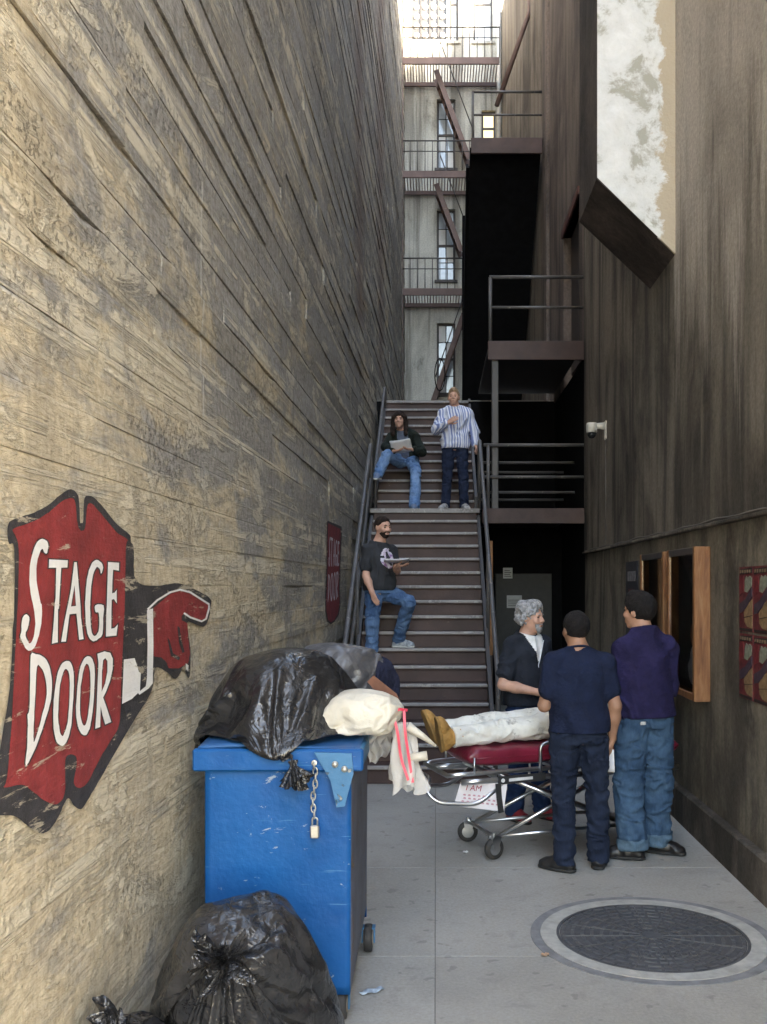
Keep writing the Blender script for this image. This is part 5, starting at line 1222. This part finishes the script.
for l in (.36, 1.47):
    for w_ in (-.25, .25):
        c = Q(l, w_, .075); d_ = unit(uu*.8+ww*.35)
        ang = math.atan2(uu[1], uu[0])+.25*(1 if l < 1 else -2)*(1 if w_ > 0 else -1)
        wm = MB().lathe([(.045, -.017), (.072, -.016), (.0755, -.008), (.0755, .008), (.072, .016), (.045, .017)], axis='Y', n=24)
        rot = np.array(Matrix.Rotation(ang, 3, 'Z')); wv = np.array(wm.V)@rot.T+np.array(c)
        wo = obj('wheel', wv, wm.F, M_rub, st, True); hm = MB().lathe([(0, -.02), (.044, -.0175), (.044, .0175), (0, .02)], axis='Y', n=16); obj('rim', np.array(hm.V)@rot.T+np.array(c), hm.F, M_chrome, wo)
        fm = MB(); fm.prism([(-.02, -.012), (.02, -.012), (.05, .075), (.0, .1), (-.03, .07)], lambda u, v, q: (u, q, v), .021, .026); fm.prism([(-.02, -.012), (.02, -.012), (.05, .075), (.0, .1), (-.03, .07)], lambda u, v, q: (u, q, v), -.026, -.021); fm.box((-.03, -.026, .068), (.05, .026, .078)); fm.lathe([(.015, .075), (.015, .11), (.0, .11)], n=10)
        fixn(obj('caster_fork', np.array(fm.V)@rot.T+np.array(c), fm.F, M_chrome, st))
MB().beam(Q(.36, .322, .56), Q(.72, .322, .565), .008, .055).build('name_plate', M_blk, st)
MB().beam(Q(.44, .328, .56), Q(.62, .328, .564), .004, .02).build('plate_lettering', simple('plate_white', (.6, .6, .6), .5), st)
b2 = MB(); b2.tube([Q(.395, .327, .56), Q(.395, .331, .56)], .014, 12); b2.build('plate_emblem', simple('plate_emblem_white', (.65, .65, .65), .5), st)
b2 = MB(); P_ = [Q(.36, .325, .54), Q(.365, .33, .44), Q(.38, .33, .34)]
for a, c in zip(P_[:-1], P_[1:]): b2.beam(a, c, .04, .006, tuple(ww))
b2.build('buckle_strap', M_blk, st)
b2 = MB(); P_ = [Q(1.42, .30, .64), Q(1.42, .36, .5), Q(1.42, .36, .30), Q(1.40, .36, .14)]
for a, c in zip(P_[:-1], P_[1:]): b2.beam(a, c, .05, .006, tuple(ww))
b2.build('hanging_strap', M_blk, st)
cs = thing('cardboard_sign', Q(.2, .29, .4), 'small white hand-lettered card hanging under the foot of the stretcher', 'sign')
cw = simple('white_card', (.72, .68, .70), .6, 0, .06)
b2 = MB(); b2.add([Q(.06, .25, .395), Q(.40, .33, .345), Q(.43, .32, .535), Q(.11, .26, .56)], [(0, 1, 2, 3)]); co = b2.build('card', cw, cs); md = co.modifiers.new('t', 'SOLIDIFY'); md.thickness = .004
def on_card(u, v, off=.0045):
    a = np.array(Q(.06, .25, .395)); b_ = np.array(Q(.40, .33, .345)); c = np.array(Q(.43, .32, .535)); d_ = np.array(Q(.11, .26, .56))
    return tuple((a*(1-u)+b_*u)*(1-v)+(d_*(1-u)+c*u)*v+unit(ww-uu*.26)*off)
M_ink = simple('red_ink', (.35, .02, .05), .6); M_ink2 = simple('pink_ink', (.5, .25, .3), .6)
def card_text(txt, u0, v0, sc, mat):
    cu = bpy.data.curves.new('card_text', 'FONT'); cu.body = txt; cu.size = 1; to = bpy.data.objects.new('card_text_tmp', cu); COL.objects.link(to)
    bpy.context.view_layer.update(); me = to.evaluated_get(bpy.context.evaluated_depsgraph_get()).to_mesh()
    V = [on_card(u0+v.co.x*sc, v0+v.co.y*sc*1.9) for v in me.vertices]; F = [tuple(p.vertices) for p in me.polygons]
    o = obj('lettering', V, F, mat, cs); bpy.data.objects.remove(to, do_unlink=True); return o
card_text('I AM', .14, .66, .17, M_ink)
for k in range(3):
    for j in range(6+k):
        u = .12+.1*j+.02*(k % 2); MB().add([on_card(u, .46-.13*k), on_card(u+.06, .45-.13*k), on_card(u+.055, .51-.13*k), on_card(u+.01, .52-.13*k)], [(0, 1, 2, 3)]).build('scrawl', M_ink2, cs)

# ------------------------------------------------------------------ litter on the floor
for i, (x, y, sx, sy, a, c_, l_) in enumerate([(-.30, 4.53, .065, .022, .5, (.35, .42, .5), 'crushed pale blue wrapper on the floor beside the dumpster'), (.21, 6.9, .02, .018, .3, (.75, .75, .75), 'tiny white paper scrap left of the stretcher wheel'), (.56, 4.98, .022, .016, .3, (.40, .25, .16), 'tiny tan scrap at the rim of the manhole collar')]):
    g = thing('litter', (x, y, 0), l_, 'litter', 'litter on the alley floor'); V = []; n = 8
    for j in range(n+1):
        for k in range(n+1):
            u, v = (k/n-.5)*2, (j/n-.5)*2; X_, Y_ = u*sx*(1-.2*abs(v)), v*sy*(1-.3*abs(u)); V.append((x+X_*math.cos(a)-Y_*math.sin(a), y+X_*math.sin(a)+Y_*math.cos(a), .006+.5*sy*max(0, .5+.5*math.sin(5*u+3*v+i))))
    o = obj('scrap', V, [(j*(n+1)+k, j*(n+1)+k+1, (j+1)*(n+1)+k+1, (j+1)*(n+1)+k) for j in range(n) for k in range(n)], simple('scrap_%d' % i, c_, .4, 0, .3, 60), g, True); md = o.modifiers.new('t', 'SOLIDIFY'); md.thickness = .002

# ------------------------------------------------------------------ people
def P_(px, py, d): return np.array([(px-VX)/FOC*d, d, CAMZ-(py-VY)/FOC*d])
H_black = simple('black_hair', (.012, .010, .010), .75, 0, .5, 45, .01, 130, .25); H_grey = simple('grey_hair', (.30, .30, .31), .8, 0, .5, 40, .006, 120, .2); H_brown = simple('dark_brown_hair', (.025, .015, .011), .75, 0, .5, 45, .01, 130, .25)
H_blond = simple('sandy_hair', (.34, .22, .13), .6, 0, .35, 50, .003, 200)
sole_d = simple('dark_sole', (.02, .02, .02), .7); sole_w = simple('white_sole', (.6, .6, .58), .6)
paper = simple('white_paper', (.75, .75, .77), .7, 0, .04)
def sheet(name, c, ax_u, ax_v, su, sv, label, n=3, sag=.01):
    """small stack of paper sheets, slightly curled"""
    t = thing(name, c, label, 'papers', 'papers held by the people'); c = np.array(c); ax_u = unit(ax_u); ax_v = unit(ax_v-ax_u*np.dot(ax_u, ax_v)); nn = unit(np.cross(ax_u, ax_v)); rr = random.Random(3)
    for k in range(n):
        V = []; G = 6; o1, o2 = rr.uniform(-.012, .012), rr.uniform(-.012, .012)
        for j in range(G+1):
            for i in range(G+1):
                u, v = i/G*2-1, j/G*2-1; V.append(c+ax_u*(su*u+o1)+ax_v*(sv*v+o2)+nn*(.004*k-sag*(u*u+.4*v)))
        o = obj('sheet', V, [(j*(G+1)+i, j*(G+1)+i+1, (j+1)*(G+1)+i+1, (j+1)*(G+1)+i) for j in range(G) for i in range(G)], paper, t, True); md = o.modifiers.new('t', 'SOLIDIFY'); md.thickness = .002
    return t

# 1 navy T-shirt, seen from behind
k = 1.73/1.75
p1 = person((.955, 6.5, 0), R(4), 1.73, 'man in navy t-shirt and dark jeans seen from behind beside the stretcher', build=1.08,
  J={'lhip': (-.095, 0, .90), 'rhip': (.095, 0, .90), 'lknee': (-.10, .02, .49), 'rknee': (.135, .03, .49), 'lankle': (-.10, -.03, .085), 'rankle': (.145, .04, .085),
     'lsho': (-.178, -.01, 1.375), 'rsho': (.178, -.01, 1.375), 'lelb': (-.232, .0, 1.10), 'lwri': (-.14, .23, 1.10), 'relb': (.24, -.04, 1.10), 'rwri': (.235, .03, .87), 'head': (-.015, .03, 1.603)},
  face=(-.35, 1, -.12), skin=SKIN3, hands={'r': dict(curl=.7, pn=(-1, .2, 0)), 'l': dict(curl=.6, pn=(0, 0, -1))}, feet={'l': (-.85, .55, 0), 'r': (.25, .95, 0)},
  shirt=dict(mat=cloth('navy_tee', (.011, .017, .042), .25), sleeve=.60, hem=.07, e=.024, amp=.017, fr=7, seed=3, st=(1.2, 1, .6)),
  pants=dict(mat=denim('dark_indigo', (.009, .014, .030), (.022, .032, .060)), e=.016, flare=.060, amp=.012, fr=13, seed=4, drop=.02), shoes=dict(mat=simple('black_shoe', (.014, .013, .013), .5), sole=sole_d, r=1.02),
  hair=dict(mat=H_black, th=.009, amp=.002, nape=-.062))
sheet('folded_paper', tuple(p1['P']['rwri']+V3(-.01, -.01, -.15)), (.35, -.5, .1), (.1, 0, 1), .035, .075, 'folded white paper in the hand of the man in navy t-shirt', 2, .004)
# 2 purple jumper, baggy jeans with turn-ups
p2 = person((1.47, 6.83, 0), R(14), 1.85, 'tall man in long-sleeved purple-navy jumper and baggy turned-up jeans', build=1.03,
  J={'lknee': (-.12, .02, .52), 'rknee': (.12, .03, .52), 'lankle': (-.115, -.05, .09), 'rankle': (.12, .06, .09), 'lsho': (-.165, -.01, 1.465), 'rsho': (.165, -.01, 1.465),
     'lelb': (-.195, .02, 1.18), 'lwri': (-.13, .26, 1.18), 'relb': (.195, .02, 1.18), 'rwri': (.15, .26, 1.16), 'head': (-.03, .035, 1.717), 'neck': (-.01, .0, 1.555)},
  face=(-.85, .75, -.05), skin=SKIN, feet={'l': (-.9, .25, 0), 'r': (.55, -.25, 0)}, hands={'l': dict(pn=(0, 0, -1), curl=.8), 'r': dict(pn=(0, 0, -1), curl=.8)},
  shirt=dict(mat=cloth('purple_navy_knit', (.019, .016, .056), .3), sleeve=1.93, hem=.06, e=.024, amp=.017, fr=7, seed=6, st=(1.2, 1, .6), collar=.02),
  pants=dict(mat=denim('mid_blue_denim', (.028, .060, .115), (.060, .115, .19)), e=.022, flare=.075, knee=.016, amp=.012, fr=12, seed=8, drop=.0, end=.02), shoes=dict(mat=simple('black_leather', (.014, .012, .012), .4), sole=sole_d, r=1.05),
  hair=dict(mat=H_black, th=.014, amp=.004, nape=-.07, top=.012))
M_cuff = denim('pale_turn_up', (.075, .13, .19), (.12, .19, .26)); M_wht = simple('white_patch', (.6, .6, .6), .6)
tr2 = child(p2, 'trousers'); patch(tr2, lambda V, N_: V[:, 2] < .155, .008, 'turn_up', M_cuff)
ppos = p2['tb']+V3(-.045, 0, .075); patch(tr2, lambda V, N_: (np.abs(V[:, 0]-ppos[0]) < .022) & (np.abs(V[:, 2]-ppos[2]+.04) < .014) & (V[:, 1] < p2['tb'][1]), .004, 'pocket_label', M_wht)
# 3 older man with grey curls
a3 = R(215); p3 = person((.75, 7.92, 0), a3, 1.77, 'grey-haired bearded man in dark short-sleeved shirt behind the stretcher', build=1.1,
  J={'relb': (.275, .02, 1.11), 'rwri': (.10, .25, 1.06), 'lelb': (-.265, .03, 1.12), 'lwri': (-.08, .26, 1.06), 'lankle': (-.13, .02, .085), 'rankle': (.12, -.03, .085), 'head': (0, .045, 1.64)},
  face=(.86, -.62, -.08), skin=SKIN2, hands={'r': dict(pn=(0, 0, -1), curl=.8), 'l': dict(pn=(0, 0, -1), curl=.8)},
  shirt=dict(mat=cloth('charcoal_navy_shirt', (.020, .024, .034), .25), sleeve=.68, hem=.05, e=.024, amp=.015, fr=8, seed=9, belly=.02, collar=.0),
  pants=dict(mat=denim('blue_jeans', (.012, .028, .085), (.03, .06, .15)), e=.016, flare=.058, amp=.011, fr=13, seed=2), shoes=dict(mat=simple('red_sneaker', (.25, .02, .03), .5), sole=sole_d, r=1.0),
  hair=dict(mat=H_grey, curls=150, h=.0045, th=.013, amp=.008, fr=50, jit=.022, nape=-.075, line=(.084, .070, 1.06), top=.012, vol=[(-.07, -.04, -.02, .04), (.07, -.04, -.02, .04), (0, -.09, -.01, .05), (-.05, -.06, .08, .05), (.05, -.06, .09, .05)]),
  beard=dict(mat=H_grey, goatee=True, z=-.046, th=.006))
sh3 = child(p3, 'shirt'); f3_ = p3['fr']; r3_ = p3['rt']; tb3 = p3['tb']
def vneck(V, N_):
    q = V-p3['P']['neck']; x = q@r3_; z_ = q[:, 2]; y = q@f3_; return (y > .0) & (z_ > -.20) & (np.abs(x) < .012+.075*(z_+.20)/.20)
patch(sh3, vneck, .004, 'white_undershirt', simple('white_cotton', (.75, .75, .75), .8))
def nk(x, z_): return tuple(p3['P']['neck']+r3_*x+f3_*(.135+.03*(-z_))+V3(0, 0, z_))
MB().tube(bend([nk(-.055, -.03), nk(-.01, -.19), nk(.01, -.24), nk(-.015, -.29)], .03), .004, 6).build('white_cord', paper, sh3, True)
# 4 man on the lower stairs
def stepz(i): return RISE*i
A4 = P_(374, 652, 10.92); 
p4 = person((-.69, 10.62, stepz(6)), R(180+42), 1.72, 'man in dark grey printed t-shirt standing on the lower stairs reading papers', build=1.05,
  W={'pelvis': P_(380, 588, 10.61), 'neck': P_(379, 544, 10.64), 'head': P_(383, 527.5, 10.60), 'rhip': P_(374, 592, 10.58), 'lhip': P_(385, 592, 10.69), 'rknee': P_(372, 624, 10.56), 'rankle': np.array([-.70, 10.60, stepz(6)+.085]),
     'lknee': P_(409, 602, 10.48), 'lankle': np.array([-.42, 10.84, stepz(7)+.085]), 'rsho': P_(367, 551, 10.54), 'lsho': P_(391, 551, 10.76), 'relb': P_(366, 576, 10.45), 'rwri': P_(372, 592, 10.36), 'lelb': P_(397, 571, 10.66), 'lwri': P_(396, 566, 10.48)},
  front=(.72, -.69, 0), face=(.62, -.75, -.22), head_up=(.05, -.1, 1), skin=SKIN2, h=.0085, feet={'r': (.75, -.66, 0), 'l': (.95, -.3, 0)}, hands={'r': dict(curl=.5, pn=(.7, .7, 0)), 'l': dict(curl=.4, d=(.8, -.5, 0), pn=(0, 0, 1))},
  shirt=dict(mat=cloth('charcoal_tee', (.035, .037, .042), .2), sleeve=.62, hem=.03, e=.024, amp=.014, fr=9, seed=5, belly=.02),
  pants=dict(mat=denim('stone_wash_denim', (.035, .085, .20), (.13, .22, .37)), e=.014, flare=.056, amp=.012, fr=13, seed=7), shoes=dict(mat=simple('grey_sneaker', (.30, .33, .36), .6, 0, .6, 30), sole=sole_w, r=1.0),
  hair=dict(mat=H_brown, th=.006, amp=.002, line=(.075, .078, 1.0), nape=-.07), beard=dict(mat=H_brown, th=.003, z=-.045, sl=.35))
sh4 = child(p4, 'shirt'); fr4, rt4 = p4['fr'], p4['rt']
def emb(V, N_):
    q = V-p4['P']['neck']; x = q@rt4; z_ = q[:, 2]; n_ = vnoise(V*28); return (q@fr4 > .0) & (N_@fr4 > .2) & (((x-.0)/.10)**2+((z_+.16)/.115)**2 < 1) & (n_ > -.3)
def mat_emb():
    m, nt, N, L, b = newmat('lilac_print'); c = ramp(N, L, noise_n(N, L, pos_coord(N, L), 24, 3, .5), [(.42, (.30, .17, .36)), (.52, (.62, .58, .66))]); L.new(c, b.inputs['Base Color']); b.inputs['Roughness'].default_value = .8; return m
patch(sh4, emb, .002, 'printed_emblem', mat_emb())
sheet('paper_stack', tuple(P_(397, 560.5, 10.42)), (1, .1, .03), (.1, -1, .1), .13, .09, 'stack of white papers held by the man on the lower stairs', 4, .008)
# 5 long-haired person sitting on the upper stairs
p5 = person((-.42, 14.3, ZL), R(180), 1.72, 'long-haired person in dark green jacket sitting on the stairs with papers', build=1.0,
  W={'pelvis': P_(406, 458, 14.25), 'neck': P_(403, 430.5, 14.12), 'head': P_(399.5, 420.5, 14.02), 'lhip': P_(412, 461, 14.15), 'rhip': P_(400, 461, 14.15), 'rknee': P_(387, 455, 13.72), 'rankle': P_(378, 474, 13.62), 'lknee': P_(416, 472, 13.72), 'lankle': np.array([-.30, 13.5, ZL+.085]),
     'lsho': P_(415, 436, 14.12), 'rsho': P_(392.5, 436, 14.15), 'lelb': P_(422, 452, 14.0), 'lwri': P_(413, 449.5, 13.78), 'relb': P_(386, 447, 14.0), 'rwri': P_(393, 451, 13.75)},
  front=(-.1, -1, 0), face=(-.12, -1, -.18), skin=SKIN2, h=.0095, feet={'l': (-.1, -1, 0), 'r': (-.15, -.95, -.1)}, hands={'l': dict(curl=.5, pn=(0, 0, 1), d=(-.8, -.4, 0)), 'r': dict(curl=.5, pn=(0, 0, 1), d=(.8, -.4, 0))},
  shirt=dict(mat=cloth('dark_green_jacket', (.016, .021, .017), .3), sleeve=1.9, hem=-.02, e=.032, amp=.012, fr=9, seed=11),
  pants=dict(mat=denim('pale_denim', (.07, .16, .34), (.22, .34, .54)), e=.016, flare=.06, amp=.012, fr=12, seed=13), shoes=dict(mat=simple('blue_grey_shoe', (.12, .17, .26), .6), sole=sole_w, r=.98),
  hair=dict(mat=H_brown, th=.02, amp=.006, long=True, nape=-.16, line=(.088, .07, 1.25)))
sh5 = child(p5, 'shirt'); patch(sh5, lambda V, N_: (np.abs((V-p5['P']['neck'])@p5['rt']+.0) < .085-.1*np.maximum(0, -(V-p5['P']['neck'])[:, 2]-.2)) & (N_[:, 1] < -.35) & ((V-p5['P']['neck'])[:, 2] > -.45), .004, 'grey_undershirt', cloth('blue_grey_tee', (.12, .14, .19), .2))
sheet('paper_stack', tuple(P_(401.5, 446, 13.72)), (1, -.1, .12), (-.1, -.7, .55), .14, .11, 'stack of papers on the lap of the seated long-haired person', 4, .01)
# 6 man in striped shirt at the landing
def mat_stripe():
    m, nt, N, L, b = newmat('striped_shirt'); g = pos_coord(N, L); S = sep(N, L, g)
    wob = mth(N, L, 'MULTIPLY', noise_n(N, L, g, 6, 3, .5), .03); x = mth(N, L, 'ADD', mth(N, L, 'ADD', S[0], mth(N, L, 'MULTIPLY', S[1], .5)), wob)
    s1 = mth(N, L, 'SINE', mth(N, L, 'MULTIPLY', x, 2*math.pi/.038)); s2 = mth(N, L, 'SINE', mth(N, L, 'MULTIPLY', x, 2*math.pi/.095))
    c = ramp(N, L, mth(N, L, 'ADD', mth(N, L, 'MULTIPLY', s1, .35), .5), [(.35, (.19, .24, .46)), (.5, (.40, .47, .70)), (.62, (.70, .72, .80))])
    c = mixc(N, L, mth(N, L, 'MULTIPLY', mth(N, L, 'GREATER_THAN', s2, .8), .6), c, (.78, .78, .82)); L.new(c, b.inputs['Base Color']); b.inputs['Roughness'].default_value = .85
    bumpn(N, L, b, noise_n(N, L, g, 30, 4, .6), .004); return m
p6 = person((.265, 13.5, ZL), R(180), 1.70, 'blond man in blue striped shirt standing on the stair landing holding the rail', build=1.06,
  J={'relb': (.265, .02, 1.13), 'rwri': (.10, .24, 1.19), 'rsho': (.175, 0, 1.355), 'lsho': (-.175, 0, 1.355), 'lelb': (-.275, .02, 1.10), 'lwri': (-.285, .10, .90), 'lknee': (-.115, .03, .48), 'lankle': (-.125, .02, .085), 'rknee': (.11, .03, .48), 'rankle': (.13, .02, .085), 'head': (.02, .035, 1.572)},
  face=(-.12, -1, -.03), skin=SKIN2, h=.0085, feet={'l': (.3, -1, 0), 'r': (-.5, -1, 0)}, hands={'r': dict(curl=.5, d=(.6, -.3, .35), pn=(0, .9, -.2)), 'l': dict(curl=.9, d=(.15, -.5, -.5), pn=(-.5, 0, -.8))},
  shirt=dict(mat=mat_stripe(), sleeve=1.86, hem=.02, e=.030, amp=.015, fr=9, seed=15, collar=.012),
  pants=dict(mat=denim('deep_indigo', (.010, .016, .038), (.025, .035, .07)), e=.012, flare=.054, amp=.010, fr=13, seed=17), shoes=dict(mat=simple('black_white_sneaker', (.06, .06, .065), .6, 0, .8, 25, col2=(.45, .45, .45)), sole=sole_w, r=1.0),
  hair=dict(mat=H_blond, th=.006, amp=.004, top=.012, nape=-.05, line=(.07, .075, 1.05)))
for s_ in (-1, 1):
    nb = p6['P']['neck']; A = Field(.006); A.cone(nb+V3(s_*.012, -.075, -.005), nb+V3(s_*.07, -.03, .022), .016, .016, .01); A.cone(nb+V3(s_*.012, -.08, -.01), nb+V3(s_*.055, -.1, -.05), .014, .010, .01); A.build('collar', MATS['striped_shirt'], child(p6, 'shirt'))
# 7 person lying on the stretcher
tan_boot = simple('tan_work_boot', (.40, .215, .06), .75, 0, .25, 12, .006, 40)
def mat_whitepants():
    m, nt, N, L, b = newmat('dirty_white_trousers'); g = pos_coord(N, L); c = ramp(N, L, noise_n(N, L, g, 5, 6, .65), [(.38, (.60, .585, .53)), (.62, (.76, .75, .70))])
    d_ = ramp(N, L, noise_n(N, L, g, 7, 7, .7, .4), [(.56, 0.0), (.66, .8)]); c = mixc(N, L, d_, c, (.20, .185, .165)); L.new(c, b.inputs['Base Color']); b.inputs['Roughness'].default_value = .9
    bumpn(N, L, b, noise_n(N, L, g, 18, 5, .6), .008); return m
up_ = V3(0, 0, 1)
def Lq(l, w, z_): return np.array(Q(l, w, z_))
p7 = person(Q(.95, 0, .775), 0, 1.70, 'person in dirty white trousers and tan boots lying on the stretcher', build=.98,
  W={'pelvis': Lq(.96, 0, .905), 'neck': Lq(1.50, 0, .90), 'head': Lq(1.665, 0, .895), 'rhip': Lq(.92, -.09, .89), 'lhip': Lq(.92, .09, .89), 'rknee': Lq(.50, -.09, .90), 'lknee': Lq(.50, .10, .87), 'rankle': Lq(.09, -.085, .855), 'lankle': Lq(.08, .12, .835),
     'rsho': Lq(1.42, -.18, .87), 'lsho': Lq(1.42, .18, .87), 'relb': Lq(1.16, -.235, .85), 'lelb': Lq(1.16, .235, .85), 'rwri': Lq(.98, -.10, .99), 'lwri': Lq(.98, .08, 1.0)},
  front=(0, 0, 1), face=(0, 0, 1), head_up=tuple(uu), skin=SKIN, feet={'r': tuple(up_*.92-uu*.35-ww*.12), 'rup': tuple(uu), 'l': tuple(up_*.9-uu*.25+ww*.35), 'lup': tuple(uu)}, hands={'l': dict(pn=(0, 0, -1), d=tuple(-uu*.5-ww)), 'r': dict(pn=(0, 0, -1), d=tuple(-uu*.5+ww))},
  shirt=dict(mat=cloth('white_jersey', (.66, .65, .60), .12), sleeve=1.85, hem=.02, e=.022, amp=.008, fr=9, seed=21), pants=dict(mat=mat_whitepants(), e=.020, flare=.060, amp=.010, fr=12, seed=23, drop=.0, end=-.02), shoes=dict(mat=tan_boot, sole=simple('tan_sole', (.28, .16, .05), .8), r=1.15, high=.09),
  hair=dict(mat=H_brown, th=.01, amp=.003))
